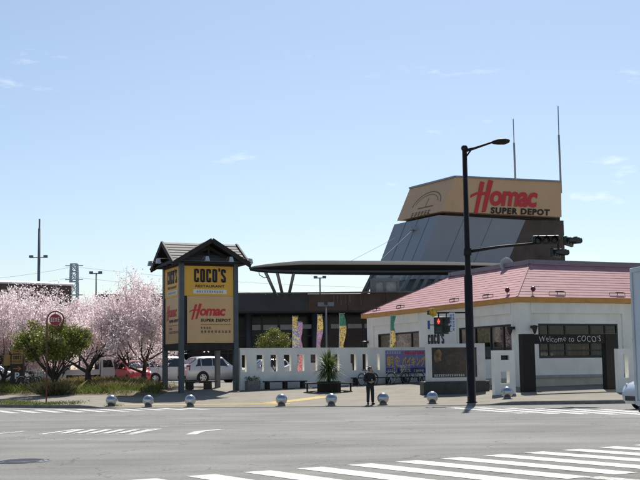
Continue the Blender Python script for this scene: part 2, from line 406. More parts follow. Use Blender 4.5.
# ---- planted verge behind the left pavement
def verge_z(x, y):
    s = y - yk(x); e = min(1, max(0, (s - 6.6) / 1.2)) * min(1, max(0, (17.5 - s) / 1.5)) * min(1, max(0, (-8.3 - x) / .8))
    return zt(x, y) + .006 + .16 * smooth(e) + .05 * math.sin(x * 1.7) * math.sin(y * 1.3) * e
vx = [-60 + i * .6 for i in range(87)]
struct(sheet('verge_soil', m_soil, [6.6 + .6 * i for i in range(19)], 0, xs=vx, zf=verge_z))
def blades(name, m_, n, region, h0, h1, w, lean, zf, clump=0):
    b = MB(); cs = [region() for _ in range(clump)] if clump else None
    for _ in range(n):
        if cs: c = random.choice(cs); x, y = random.gauss(c[0], .28), random.gauss(c[1], .28)
        else: x, y = region()
        z = zf(x, y); h = rnd(h0, h1); a = rnd(0, 6.28); dx, dy = math.cos(a) * w, math.sin(a) * w; lx, ly = random.gauss(0, lean) * h, random.gauss(0, lean) * h
        b.poly([(x - dx, y - dy, z), (x + dx, y + dy, z), (x + lx * .5 + dx * .7, y + ly * .5 + dy * .7, z + h * .6), (x + lx * 1.3, y + ly * 1.3, z + h)])
    o = b.build(name, m_, None, recalc=False); o['kind'] = 'stuff'; return o
def reg_verge():
    while 1:
        x = rnd(-27, -8.6); y = yk(x) + 7 + 9.5 * random.random() ** 1.4
        if math.sin(x * .9) + math.sin(y * .8 + x * .37) + rnd(-1, 1) > -.7: return x, y
blades('verge_grass', m_grass, 16000, reg_verge, .10, .36, .012, .35, verge_z)
def reg_dry(): x = rnd(-17.0, -9.0); return x, yk(x) + rnd(8.5, 15.5)
blades('dry_verge_grass', m_dry, 3400, reg_dry, .15, .5, .010, .3, verge_z, 34)
def reg_kerb(): x = rnd(-22, -11.5); return x, yk(x) + .25 + 1.5 * random.random() ** 2
blades('kerb_weeds', m_grass, 4200, reg_kerb, .03, .13, .010, .5, lambda x, y: zt(x, y), 90)

# ================================================================== TREES
m_bark = mat('cherry_bark', (.055, .042, .036), .9, 0, .4, 8, .6, 30)
m_petal = mat('cherry_blossom', (.90, .80, .80), .7, 0, .14, 2.2, trans=.5)
m_petal2 = mat('cherry_blossom_bud', (.68, .54, .55), .7, 0, .25, 3, trans=.45)
m_leaf = mat('olive_green_leaf', (.115, .135, .026), .55, 0, .5, 2.5, trans=.35)
m_leaf2 = mat('fresh_green_leaf', (.20, .215, .045), .5, 0, .4, 3, trans=.4)
def grow(seed, h, trunk_h, spread, r0, levels=4, nlimb=5, up=.10, twig=.5):
    r = random.Random(seed); segs = []; tips = []
    def branch(p, d, L, rad, lev):
        pts = [p.copy()]; rads = [rad]; n = 4
        for i in range(n):
            d = (d + Vector((r.gauss(0, .16), r.gauss(0, .16), r.gauss(0, .12) + up * .12 * (1 if lev > 0 else 0)))).normalized(); p = p + d * L / n; pts.append(p.copy()); rads.append(lerp(rad, rad * .55, (i + 1) / n))
        segs.append((pts, rads, lev))
        if lev >= 2: tips.extend([(q, lev) for q in pts[1:]])
        if lev < levels:
            k = nlimb if lev == 0 else r.randint(2, 4)
            for j in range(k):
                t = 1.0 if j == 0 else r.uniform(.35, 1.0); q = pts[min(n, max(1, round(t * n)))]
                a = r.uniform(0, 6.28) if lev else 6.28 * j / k + r.uniform(-.4, .4)
                side = Vector((math.cos(a), math.sin(a), 0)); nd = (d * (.75 if lev else .45) + side * (spread if lev == 0 else r.uniform(.5, 1.0)) + Vector((0, 0, r.uniform(.0, .3)))).normalized()
                branch(q, nd, L * r.uniform(.62, .85) if lev else h * .36 * r.uniform(.8, 1.1), rads[min(n, max(1, round(t * n)))] * .68, lev + 1)
    branch(Vector((0, 0, -.1)), Vector((r.uniform(-.1, .1), r.uniform(-.1, .1), 1)), trunk_h, r0, 0)
    rad_ = sorted(math.hypot(t[0].x, t[0].y) for t in tips)[int(len(tips) * .985)]; kr = min(1, h * (.60 if levels == 5 else .46) / rad_)
    zmax = max(t[0].z for t in tips); k = h / zmax; k = k if abs(k - 1) < .02 else k; ka = kr if kr < 1 else (k + 1) / 2
    segs = [([Vector((q.x * ka, q.y * ka, q.z * k)) for q in pts], rads, lev) for pts, rads, lev in segs]
    tips = [(Vector((q.x * ka, q.y * ka, q.z * k)), lev) for q, lev in tips]
    return segs, tips
def crown_mb(tips, n, size, spread, seed, two=.25, lo=0.0):
    r = random.Random(seed); b = MB()
    tips = [t[0] for t in tips if t[0].z > lo]
    for _ in range(n):
        c = r.choice(tips); p = c + Vector((r.gauss(0, spread), r.gauss(0, spread), r.gauss(0, spread * .8)))
        s = size * r.uniform(.5, 1.3); x = Vector((r.gauss(0, 1), r.gauss(0, 1), r.gauss(0, 1))).normalized(); y = x.orthogonal().normalized()
        a = r.uniform(0, 6.28); y = y * math.cos(a) + x.cross(y) * math.sin(a); y *= r.uniform(.5, 1)
        b.cur = 1 if r.random() < two else 0
        b.poly([p - x * s, p + y * s * .8, p + x * s, p - y * s * .8])
    b.cur = 0; return b
def tree(name, loc, label, cat, h, trunk_h, spread, r0, seed, mats, nleaf, size, lspread, group=None, levels=4, nlimb=5, lo=0, dome=None):
    t = thing(name, loc, 0, label, cat, group)
    segs, tips = grow(seed, h, trunk_h, spread, r0, levels, nlimb); b = MB()
    for pts, rads, lev in segs: b.tube(pts, [max(.006, q) for q in rads], 8 if lev < 2 else 5, lev == 0)
    if dome:                                # clipped crown: leaf clumps fill a lumpy dome (half-width, depth, bottom, top)
        r = random.Random(seed); tips = []; wx_, wy_, zb_, zt_ = dome
        while len(tips) < 105:
            a, e, q = r.uniform(0, 6.283), math.asin(r.uniform(-1, 1)), r.uniform(.35, 1) ** .45 * (1 + .12 * math.sin(3 * r.random() * 6))
            tips.append((Vector((wx_ * q * math.cos(a) * math.cos(e), wy_ * q * math.sin(a) * math.cos(e), lerp(zb_, zt_, .42) + (zt_ - lerp(zb_, zt_, .42) if e > 0 else lerp(zb_, zt_, .42) - zb_) * q * math.sin(e))), 3))
        for q, _l in tips[::6]: b.tube([(0, 0, trunk_h * .8), q * .5 + Vector((0, 0, trunk_h * .35)), q], [r0 * .5, r0 * .3, .008], 5, False)
    b.build('trunk', m_bark, t, True, recalc=False); crown_mb(tips, nleaf, size, lspread, seed, .28, lo).build('crown', mats, t, recalc=False); return t
cherry = [(2, 68.5, 5.6, 'low and full, behind the dark bicycles'), (110, 80, 6.2, 'standing behind the white flatbed truck'), (-22, 71, 6.3, 'half cut off beyond the parking board'), (22, 73, 6.5, 'rising behind the parking board'), (58, 74.5, 6.4, 'rising behind the red round stop sign'),
          (88, 66.5, 6.0, 'with a thick dark trunk before the white flatbed truck'), (128, 80.5, 6.4, 'standing behind the red hatchback'), (143, 67.5, 7.1, 'tallest, with bare upper sprays, next to the tall pylon sign')]
protos = []
for i, (px, d, h, w) in enumerate(cherry):
    g = Gd(px, d); g.z = verge_z(g.x, g.y) - .05
    t = tree('cherry_tree', g, 'pink blossoming cherry tree ' + w, 'tree', h, 1.25, 1.15, .17 if i != 5 else .24, 20 + i, [m_petal, m_petal2], 23000, .064, .20, 'cherry trees along the verge', levels=5, lo=1.15)
# evergreen shrub tree in front of the cherries, clipped round
g = Gd(53, 61.3); g.z = verge_z(g.x, g.y) - .05
tree('evergreen_tree', g, 'bushy olive-green tree behind the red round stop sign', 'tree', 3.0, .9, .9, .09, 51, [m_leaf2, m_leaf], 15000, .062, .17, levels=2, nlimb=6, lo=.6, dome=(1.95, 1.5, 1.85, 3.9))
g = Gd(274, 68.5)
tree('small_green_tree', g, 'small rounded light green tree behind the slotted white wall', 'tree', 2.6, 1.3, .9, .05, 77, [m_leaf2, m_leaf], 5200, .05, .11, levels=2, nlimb=6, lo=1.0, dome=(.92, .8, 1.75, 3.2))
# tussock of tall dry grass at the foot of the evergreen
g = Gd(54, 60.2); tu = thing('dry_grass_tussock', g, 0, 'tall straw-coloured grass tussock under the olive-green tree', 'grass')
for mm_, n_, h_ in ((m_dry, 700, .82), (m_grass, 260, .6)):
    b = MB()
    for _ in range(n_):
        x, y = random.gauss(0, .27), random.gauss(0, .2); h = rnd(.4, 1) * h_; a = rnd(0, 6.28); dx, dy = math.cos(a) * .012, math.sin(a) * .012; lx, ly = x * .5 + random.gauss(0, .15), y * .5 + random.gauss(0, .15)
        b.poly([(x - dx, y - dy, 0), (x + dx, y + dy, 0), (x + lx * .5 + dx, y + ly * .5 + dy, h * .6), (x + lx * 1.3, y + ly * 1.3, h)])
    b.build('dry_blades' if mm_ is m_dry else 'green_blades', mm_, tu, recalc=False)['kind'] = 'stuff'
# ================================================================== BUILDINGS
U_ANG = R(24); UV = Vector((math.cos(U_ANG), math.sin(U_ANG), 0)); VV = Vector((-math.sin(U_ANG), math.cos(U_ANG), 0))
m_white = mat('white_render', (.84, .815, .745), .85, 0, .05, 1.2, .15, 70, .3, dirt=.18)
m_plinth = mat('beige_plinth', (.50, .46, .38), .9, 0, .1, 1.5, .2, 60, .2, dirt=.3)
m_orange = mat('orange_fascia', (.60, .27, .055), .6, 0, .1, 2, dirt=.2)
m_pink = mat('pink_metal_roof', (.42, .215, .22), .7, 0, .10, 1.6, spec=.35, dirt=.14)
m_parapet = mat('mauve_flashing', (.22, .19, .22), .5, .4, .1, 2)
m_frame = mat('black_window_frame', (.012, .012, .013), .45, 0, .2, 5)
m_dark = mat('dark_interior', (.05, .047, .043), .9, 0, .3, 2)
m_blind = mat('tan_blind', (.50, .36, .22), .9, 0, .3, 6)
m_teal = mat('teal_upholstery', (.05, .16, .17), .8, 0, .3, 3)
m_red = mat('red_cloth', (.42, .06, .035), .8, 0, .25, 3)
m_black = mat('black_paint', (.010, .010, .011), .5, 0, .2, 4)
m_pole = mat('black_brown_pole', (.014, .011, .011), .65, 0, .25, 3, spec=.3)
m_steel = mat('galvanised_steel', (.28, .30, .32), .5, .6, .15, 6)
m_pglass = bpy.data.materials.new('window_pane'); m_pglass.use_nodes = True
n = m_pglass.node_tree; n.nodes.clear(); o_ = n.nodes.new('ShaderNodeOutputMaterial'); ms = n.nodes.new('ShaderNodeMixShader'); tr = n.nodes.new('ShaderNodeBsdfTransparent'); gl = n.nodes.new('ShaderNodeBsdfGlossy'); fr = n.nodes.new('ShaderNodeLayerWeight'); fr.inputs['Blend'].default_value = .5; fp = n.nodes.new('ShaderNodeMath'); fp.operation = 'POWER'; fp.inputs[1].default_value = 2.2; fm = n.nodes.new('ShaderNodeMath'); fm.operation = 'MULTIPLY_ADD'; fm.inputs[1].default_value = .45; fm.inputs[2].default_value = .05
tr.inputs['Color'].default_value = (.62, .68, .68, 1); gl.inputs['Roughness'].default_value = .02; gl.inputs['Color'].default_value = (.9, .95, 1, 1)
n.links.new(fr.outputs['Facing'], fp.inputs[0]); n.links.new(fp.outputs[0], fm.inputs[0]); n.links.new(fm.outputs[0], ms.inputs['Fac']); n.links.new(tr.outputs['BSDF'], ms.inputs[1]); n.links.new(gl.outputs['BSDF'], ms.inputs[2]); n.links.new(ms.outputs['Shader'], o_.inputs['Surface'])

# ---- restaurant: white walls, pink stepped metal roof, dark strip windows
C0 = Gd(522, 57.5); rest = thing('restaurant_building', C0, U_ANG, 'white single-storey restaurant with pink metal roof and orange eaves', 'building')
def lw(px, py): q = local(C0, U_ANG, RP(px, py, C0, UV)); return q.y, q.z
def rw(px, py): q = local(C0, U_ANG, RP(px, py, C0, VV)); return q.x, q.z
LR, LL = 14.5, 17.2; ZE = rw(545, 302.6)[1]                       # eave underside
print('eave', ZE, 'win', rw(545, 323), rw(615, 358), 'plinth', rw(570, 377))
def cells(L, ops):
    xs = sorted({0, L} | {o[0] for o in ops} | {o[1] for o in ops}); zs = sorted({-.5, ZE} | {o[2] for o in ops} | {o[3] for o in ops})
    for a, b in zip(xs, xs[1:]):
        for c, d in zip(zs, zs[1:]):
            if not any(o[0] <= a + 1e-6 and b <= o[1] + 1e-6 and o[2] <= c + 1e-6 and d <= o[3] + 1e-6 for o in ops): yield a, b, c, d
rx0, rz1 = rw(538, 323.5); rx1, rz0 = rw(619, 357.5); zt0 = rz0; zt1 = rz1
ly = [(lw(419.7, 340)[0], lw(378, 340)[0]), (lw(511.5, 340)[0], lw(459, 340)[0])]
rops = [(rx0, rx1, zt0, zt1)]; lops = [(ly[0][0], ly[0][1], zt0, zt1), (ly[1][0], ly[1][1], zt0, zt1)]
T = .3
b = MB()
for a, c, z0, z1 in cells(LR, rops): b.box(a, c, 0, T, z0, z1)
b.build('wall', m_white, rest)
b = MB()
for a, c, z0, z1 in cells(LL, lops): b.box(0, T, max(a, T + .001), c, z0, z1)
b.build('wall', m_white, rest)
MB().box(T, LR, LL - T, LL, -.5, ZE).box(LR - T, LR, T, LL - T, -.5, ZE).build('wall', m_white, rest)
# pilasters and lintel bands stand proud
for a, c in ((-.10, .62), (rx1 + .25, rx1 + .95), (LR - .6, LR + .1)): MB().box(a, c, -.10, -.001, -.5, ZE - .002).build('pilaster', m_white, rest)
for a, c in ((.002, .62), (ly[1][1] + .1, ly[0][0] - .1), (LL - .75, LL + .1)): MB().box(-.10, -.001, a, c, -.5, ZE - .003).build('pilaster', m_white, rest)
zl = zt1 + .18
MB().box(.63, rx1 + .24, -.13, -.002, zl + .35, ZE - .001).build('lintel_band', m_white, rest)
MB().box(-.13, -.002, .63, ly[1][1] + .09, zl + .35, ZE - .001).build('lintel_band', m_white, rest); MB().box(-.13, -.002, ly[0][0] - .09, LL - .76, zl + .35, ZE - .001).build('lintel_band', m_white, rest)
zp = rw(570, 377.5)[1]
MB().box(.64, rx1 + .24, -.22, -.003, -.5, zp).box(-.22, -.003, .64, ly[1][1] + .05, -.5, zp).build('plinth', m_plinth, rest, bevel=.015)
MB().box(.64, rx1 + .24, -.30, -.004, zp + .002, zp + .14).build('ledge', mat('grey_ledge', (.33, .33, .32), .8), rest)
def window(face, a, c, z0, z1, mull, trans):
    def bx(bb, u0, u1, v0, v1, w0, w1): return bb.box(u0, u1, v0, v1, w0, w1) if face == 'r' else bb.box(v0, v1, u0, u1, w0, w1)
    f = MB(); t = .09
    bx(f, a, c, .02, .14, z0, z0 + t * 1.4); bx(f, a, c, .02, .14, z1 - t, z1); bx(f, a, a + t, .021, .141, z0 + t * 1.4, z1 - t); bx(f, c - t, c, .021, .141, z0 + t * 1.4, z1 - t)
    w = f.build('window', m_frame, rest)
    for q in mull: bx(MB(), q - .045, q + .045, .03, .13, z0 + t * 1.4, z1 - t).build('mullion', m_frame, w)
    if trans: bx(MB(), a + t, c - t, .045, .115, trans - .035, trans + .035).build('transom', m_frame, w)
    e = [a + t] + [q for q in mull] + [c - t]
    for x0, x1 in zip(e, e[1:]): 
        za_, zb_ = z0 + t * 1.4 + .01, z1 - t - .01; MB().poly([(q, .074, z_) if face == 'r' else (.074, q, z_) for q, z_ in ((x0 + .05, za_), (x1 - .05, za_), (x1 - .05, zb_), (x0 + .05, zb_))]).build('pane', m_pglass, w)
window('r', rx0, rx1, zt0, zt1, [rw(p, 340)[0] for p in (549.5, 566, 591, 606)], zt0 + (zt1 - zt0) * .22)
window('l', ly[0][0], ly[0][1], zt0, zt1, [lw(411, 340)[0], lw(394, 340)[0]], None)
window('l', ly[1][0], ly[1][1], zt0, zt1, [lw(503, 340)[0], lw(490, 340)[0], lw(475, 340)[0]], zt0 + (zt1 - zt0) * .3)
# room behind the glass: floor, blinds, seat backs
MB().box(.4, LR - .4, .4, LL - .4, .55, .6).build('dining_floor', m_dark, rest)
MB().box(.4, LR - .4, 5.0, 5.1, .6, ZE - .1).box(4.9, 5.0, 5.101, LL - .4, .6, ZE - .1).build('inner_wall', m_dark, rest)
for a, c in ((ly[0][0] + .1, ly[0][1] - .1), (ly[1][0] + 1.3, ly[1][1] - .1)): MB().box(.17, .185, a, c, zt0 + (.15 if a > 6 else .9), zt1 - .05).build('blind', m_blind, rest)
for i in range(6):
    x = rx0 + .5 + i * .92; MB().box(x, x + .14, .7, 1.8, .6, zt0 + .62).build('booth_seat', m_teal if i % 3 else m_red, rest, bevel=.03)
# roof: mansard skirt round a flat deck, built course by course
RI = 2.3; ZR = 7.08 - C0.z; E = .38; ZF = ZE + .24
low = [(-E, -E), (LR + E, -E), (LR + E, LL + E), (-E, LL + E)]; hi = [(RI, RI), (LR - RI, RI), (LR - RI, LL - 6.6), (RI, LL - 6.6)]
b = MB()
for i in range(4):
    j = (i + 1) % 4; b.hexa([(*low[i], ZE), (*low[j], ZE), (low[j][0] * .97 + .1, low[j][1] * .97 + .1, ZE), (low[i][0] * .97 + .1, low[i][1] * .97 + .1, ZE)], [(*low[i], ZF), (*low[j], ZF), (low[j][0] * .97 + .1, low[j][1] * .97 + .1, ZF), (low[i][0] * .97 + .1, low[i][1] * .97 + .1, ZF)])
MB().poly([(-E, -E, ZE + .01), (LR + E, -E, ZE + .01), (LR + E, LL + E, ZE + .01), (-E, LL + E, ZE + .01)]).build('soffit', m_white, rest)
b.build('eave_fascia', m_orange, rest)
b = MB()
for i in range(4):
    j = (i + 1) % 4; b.poly([(*low[i], ZF - .02), (*low[j], ZF - .02), (*hi[j], ZR - .04), (*hi[i], ZR - .04)])
b.poly([(*q, ZR - .04) for q in hi]); roof = b.build('roof', m_pink, rest)
NC = 13
for i in range(4):
    j = (i + 1) % 4; a0, a1, b0, b1 = [Vector((*q, z)) for q, z in ((low[i], ZF), (low[j], ZF), (hi[i], ZR), (hi[j], ZR))]
    nrm = (a1 - a0).cross(b0 - a0).normalized()
    if nrm.z < 0: nrm = -nrm
    for k in range(NC):
        t0, t1 = k / NC, (k + 1.06) / NC if k < NC - 1 else 1; l0, l1 = a0.lerp(b0, t0), a1.lerp(b1, t0); h0, h1 = a0.lerp(b0, t1), a1.lerp(b1, t1)
        up = nrm * .024; th = nrm * .012
        MB().hexa([l0 + up * .2, l1 + up * .2, h1 + th * .1, h0 + th * .1], [l0 + up, l1 + up, h1 + th, h0 + th]).build('roof_course', m_pink, roof)
for i in (0, 3, 1):                                                  # hip caps, in short stepped lengths
    b = MB(); a0, b0 = Vector((*low[i], ZF + .03)), Vector((*hi[i], ZR + .02))
    for k in range(NC): b.bar(a0.lerp(b0, k / NC), a0.lerp(b0, (k + .93) / NC), .09, .03)
    b.build('hip_cap', mat('dark_pink_cap', (.34, .17, .175), .8), roof)
b = MB()
for i in range(4):
    j = (i + 1) % 4; a, c = Vector((*hi[i], ZR + .13)), Vector((*hi[j], ZR + .13)); d = (c - a).normalized() * .12; b.bar(a - d, c + d, .20, .22)
b.build('parapet', m_parapet, rest)
# pale dish standing on the flat roof behind the parapet
dp_ = P(506.8, 265.5, 62.6); dish = thing('roof_dish', dp_, R(-15), 'pale round dish on the restaurant roof behind the parapet', 'dish')
MB().lathe([(.001, .10), (.16, .08), (.30, .02), (.38, -.06), (.37, -.075), (.28, .0), (.15, .06), (.001, .08)], (0, 0, .05), 24, 'y').build('dish_shell', mat('pale_dish', (.42, .44, .46), .5), dish, True)
MB().tube([(0, .1, .05), (0, .25, -.3), (0, .25, -.75)], .035, 8).build('mount', m_steel, dish)
# lamps along the eaves and wall lanterns
def roof_lamp(x, y, ax):
    b = MB(); z = ZF + .10; d = Vector((1, 0, 0)) if ax == 'r' else Vector((0, 1, 0)); p = Vector((x, y, z))
    b.tube([p - d * .5, p - d * .5 + Vector((0, 0, .22)), p + d * .5 + Vector((0, 0, .22)), p + d * .5], .018, 5); b.box(p.x - .015, p.x + .015, p.y - .015, p.y + .015, z - .05, z + .22)
    b.bar(p - d * .1 + Vector((0, 0, .24)), p + d * .42 + Vector((0, 0, .24)), .05, .04); b.build('eave_lamp', m_black, rest)
for px in (556, 616): roof_lamp(rw(px, 298)[0], -.12, 'r')
for px in (378, 402, 456, 490): roof_lamp(-.12, lw(px, 303)[0], 'l')
for p in ((.75, -.15), (-.15, .85)):
    b = MB(); b.tube([(p[0], p[1], ZF + .02), (p[0], p[1], ZF + .34)], .02, 6); b.ball((p[0], p[1] - .04, ZF + .44), .13, 8); b.build('spot_lamp', mat('dark_red_lamp', (.10, .012, .015), .4), rest, True)
def sconce(x, y, z, ax):
    dx, dy = (0, -1) if ax == 'r' else (-1, 0); b = MB(); b.box(x - .08, x + .08, y - .08, y + .08, z - .02, z + .12)
    c = (x + dx * .18, y + dy * .18); b.lathe([(.03, -.32), (.07, -.24), (.16, .05), (.17, .10), (.03, .14)], (c[0], c[1], z), 12); b.build('wall_lantern', m_black, rest)
q = rw(530.5, 328); sconce(q[0], -.18, q[1], 'r'); q = lw(516, 329); sconce(-.18, q[0], q[1], 'l'); q = lw(369.5, 343); sconce(-.18, q[0], q[1], 'l')
# name on the left wall
y1, z1 = lw(429.5, 344.5); y0, z0 = lw(446, 333)
M = basis((-.105, y1, z1), (0, -1, 0), (0, 0, 1)); put2d('name_lettering', fit2d(heavy_letters("COCO'S"), 0, y1 - y0, 0, z0 - z1), M, m_black, rest, .01)

# ---- home-improvement store: long low front, brown and charcoal fascia, glazed recess
m_char = mat('charcoal_panel', (.045, .049, .055), .6, .1, .15, .8, dirt=.2)
m_brown = mat('brown_panel', (.095, .062, .047), .7, 0, .3, .8, dirt=.3)
m_streak = mat('pale_streak', (.22, .20, .18), .8)
m_dglass = mat('store_glass', (.010, .012, .013), .15, 0, .35, 1.2, spec=.25)
m_pale = mat('pale_panel', (.42, .43, .42), .6)
S_ANG = R(4); SO = Gd(238, 99); store = thing('store_building', (SO.x, SO.y, PLAT), S_ANG, 'long dark home-improvement store with charcoal and brown fascia', 'building')
SN = (-math.sin(S_ANG), math.cos(S_ANG), 0)
def sw(px, py): q = local((SO.x, SO.y, PLAT), S_ANG, RP(px, py, SO, SN)); return q.x, q.z
xl = sw(95, 300)[0]; xm = sw(308, 300)[0]; xr = 38.0; zf1 = sw(300, 293.5)[1]; zf0 = sw(300, 311)[1]
n1 = 5
for k in range(n1): a, c = lerp(xl, xm, k / n1), lerp(xl, xm, (k + 1) / n1); MB().box(a + .01, c - .01, 0, .5, zf0, zf1).build('fascia_panel', m_char, store)
pb = [xm + 3.45 * k for k in range(9)] + [xr]
for a, c in zip(pb, pb[1:]): MB().box(a + .02, c - .02, .04, .5, zf0, zf1 - .05).build('fascia_panel', m_brown, store)
MB().box(xl, xr, .06, 26, zf1 - .3, zf1 - .08).build('roof', m_char, store)
MB().box(xl - .02, xr + .02, -.03, .55, zf1 + .003, zf1 + .12).build('coping', mat('coping_metal', (.18, .17, .16), .5, .4), store)
b = MB(); r_ = random.Random(4)
for px in (334, 337.5, 341, 346, 350, 361): x, z = sw(px, 300); L = r_.uniform(.5, 1.3); b.box(x - .025, x + .025, .02, .039, zf1 - .25 - L, zf1 - .2)
b.build('rain_streak', m_streak, store)
MB().box(xl, xr, 4.4, 4.6, -.3, zf0).build('glazed_front', m_dglass, store)
MB().box(xl, xr, .5, 4.6, zf0 - .12, zf0 - .002).build('soffit', m_char, store)
MB().box(xl, xl + .3, .5, 26, -.3, zf1 - .31).box(xr - .3, xr, .5, 26, -.3, zf1 - .31).build('side_wall', m_char, store)
for k in range(9): x = xl + 1.5 + k * 5.9; MB().lathe([(.32, -.3), (.32, zf0 - .13)], (x, 1.1, 0), 14).build('column', m_steel if k == 5 else m_char, store, True)
zc1 = sw(300, 322.5)[1]; zc0 = sw(300, 328)[1]
for k in range(34):
    x = xl + .6 + k * 1.55
    MB().box(x - .07, x + .07, 4.25, 4.39, -.3, zf0 - .13).build('mullion', m_frame, store)
    if k % 5 != 2: MB().box(x + .12, x + 1.43, 4.33, 4.38, zc0 + r_.uniform(0, .1), zc1).build('daylight_panel', m_pale, store)  # pale opaque panels stand for daylight showing through the upper glazing
MB().box(xl, xr, 4.2, 4.38, zc0 - .6, zc0 - .48).build('transom', m_frame, store)
MB().box(xl, xr, 4.2, 4.38, 2.3, 2.42).build('transom', m_frame, store)

# ---- tower above the store entrance: grey leaning wedge with brown end, tan sign box on top
m_tgrey = mat('blue_grey_cladding', (.30, .315, .335), .6, 0, .06, .25, dirt=.1)
m_tan = mat('tan_sign_board', (.64, .40, .215), .6, 0, .05, .5, dirt=.12)
m_logo = mat('red_logo', (.60, .03, .035), .5, 0, .05, 3)
m_ink = mat('dark_brown_ink', (.022, .014, .012), .6)
m_strut0 = mat('joint_dark_grey', (.13, .14, .155), .6)  # darker grey of the cladding joints
TA = R(20); TU = Vector((math.cos(TA), math.sin(TA), 0)); TNrm = Vector((-math.sin(TA), math.cos(TA), 0)); TW = Vector((-math.cos(R(60)), math.sin(R(60)), 0))
T0 = P(430, 240, 104); tower = thing('sign_tower', (T0.x, T0.y, PLAT), 0, 'grey leaning tower wedge with tan rooftop sign box', 'tower')
TL = Vector((T0.x, T0.y, PLAT))
def tp(px, py, off=0.0): return RP(px, py, T0 - TNrm * off, TNrm) - TL
def wlen(p, px):                         # how far along the left face to reach a pixel column
    k = 0.0
    while k < 40 and proj(p + TL + TW * k)[0] > px: k += .05
    return k
def slab(poly, k, name, m_, parent): k = k if hasattr(k, '__len__') else [k] * len(poly); return MB().hexa([q for q in poly], [q + TW * k_ for q, k_ in zip(poly, k)]).build(name, m_, parent)
kl = wlen(tp(439, 215), 394.5)
kb2 = wlen(tp(412.5, 279), 372)
slab([tp(412.5, 279), tp(439, 215), tp(525.5, 220), tp(500.5, 279)], [kb2, kl, kl, kb2], 'grey_body', m_tgrey, tower)
slab([tp(500.7, 279), tp(525.7, 220), tp(563.5, 220.5), tp(566, 279)], [kb2, kl, kl, kb2], 'brown_body', m_brown, tower)
for f_ in (.2, .45, .72):                                             # cladding joints on both faces
    a_, c_ = tp(412.5, 279) + TW * (kb2 * f_), tp(439, 215) + TW * (kl * f_); MB().bar(a_, c_, .05, .05).build('cladding_joint', m_strut0, tower)
for f_ in (.3, .62): a_, c_ = tp(lerp(412.5, 500.5, f_), 279, .005), tp(lerp(439, 525.5, f_), lerp(215, 220, f_), .005); MB().bar(a_, c_, .04, .03).build('cladding_joint', m_strut0, tower)
b = MB()                                                             # neck between body and sign
b.hexa([tp(444, 216, -.4), tp(560, 221, -.4), tp(560, 214, -.4), tp(447, 209, -.4)], [q + TW * (kl - 1) for q in (tp(444, 216, -.4), tp(560, 221, -.4), tp(560, 214, -.4), tp(447, 209, -.4))]); b.build('neck', m_black, tower)
sp = [tp(442, 211.2, .5), tp(561.6, 217, .5), tp(561.0, 182, .5), tp(455.3, 177, .5)]
ks = wlen(sp[0], 397)
sb = slab(sp, ks, 'sign_box', m_tan, tower)
b = MB()
for q0, q1 in ((sp[3], sp[2]), (sp[3], sp[3] + TW * ks)): b.bar(q0 + Vector((0, 0, .05)), q1 + Vector((0, 0, .05)), .25, .16)
b.build('sign_trim', m_steel, sb)
# lettering on the right face
def on_face(px, py): return tp(px, py, .52)
o = on_face(470, 206); M = basis(o, TU, (0, 0, 1)); w = (on_face(538, 206) - o).dot(TU); hh = (on_face(470, 180) - on_face(470, 214)).z
put2d('logo_lettering', fit2d(homac_word(), 0, w, -.22 * hh, .80 * hh), M, m_logo, sb, .03)
o = on_face(490.5, 213.5); M = basis(o, TU, (0, 0, 1)); w = (on_face(550, 216) - o).dot(TU)
put2d('small_lettering', fit2d(text2d('SUPER DEPOT', .05, .1, 1.16), 0, w, 0, .62), M, m_ink, sb, .03)
# round emblem on the left face
ln_ = (sp[3] - sp[0]); nl = TW.cross(ln_).normalized()
if nl.y > 0: nl = -nl
xw = -TW; upw = ln_.normalized(); cpt = RP(426, 205, sp[0] + TL, nl) - TL + nl * .02
M = Matrix((xw, upw, nl)).transposed().to_4x4(); M.translation = cpt
em = join2d([stroke(arc(0, -.1, 2.3, 1.5, 5, 175, 16), .07), stroke(arc(0, -.1, 1.9, 1.2, 15, 165, 14), .05), stroke([(0, -.2), (.1, .7)], .06), stroke([(-1.2, -.25), (1.3, -.25)], .10), fit2d(glyph_bars(6, 3), -1.9, 1.2, -1.15, -.62)])
put2d('emblem', em, M, mat('faded_ink', (.14, .095, .06), .7), sb, .01)
# flood lamp arm and stay on the grey left face
m_mast0 = mat('stay_grey', (.16, .17, .18), .8)
lp = RP(414, 229, tp(439, 215) + TL, nl) - TL
MB().box(lp.x - .4, lp.x + .4, lp.y - .5, lp.y - .05, lp.z - .15, lp.z + .2).build('lamp_bracket', m_steel, tower)
st_end = P(382, 259, 99) - TL
MB().tube([lp + Vector((0, -.3, 0)), st_end], .03, 6).build('stay', m_mast0, tower)
MB().tube([P(395, 238, 108) - TL, P(349, 262, 100) - TL], .015, 5).build('stay', m_mast0, tower)
for px, y0, y1, ym in ((513.2, 119, 181, 143), (558.0, 106, 183, 135)):
    a, c, e = [P(px + q, y, 109) - TL for y, q in ((y1, 2.2 * (y1 - y0) / 62), (ym, .8), (y0, 0))]
    MB().tube([a - Vector((0, 0, 1)), a, c], .10, 8).tube([c, e], .05, 6).build('antenna_mast', m_steel, tower)
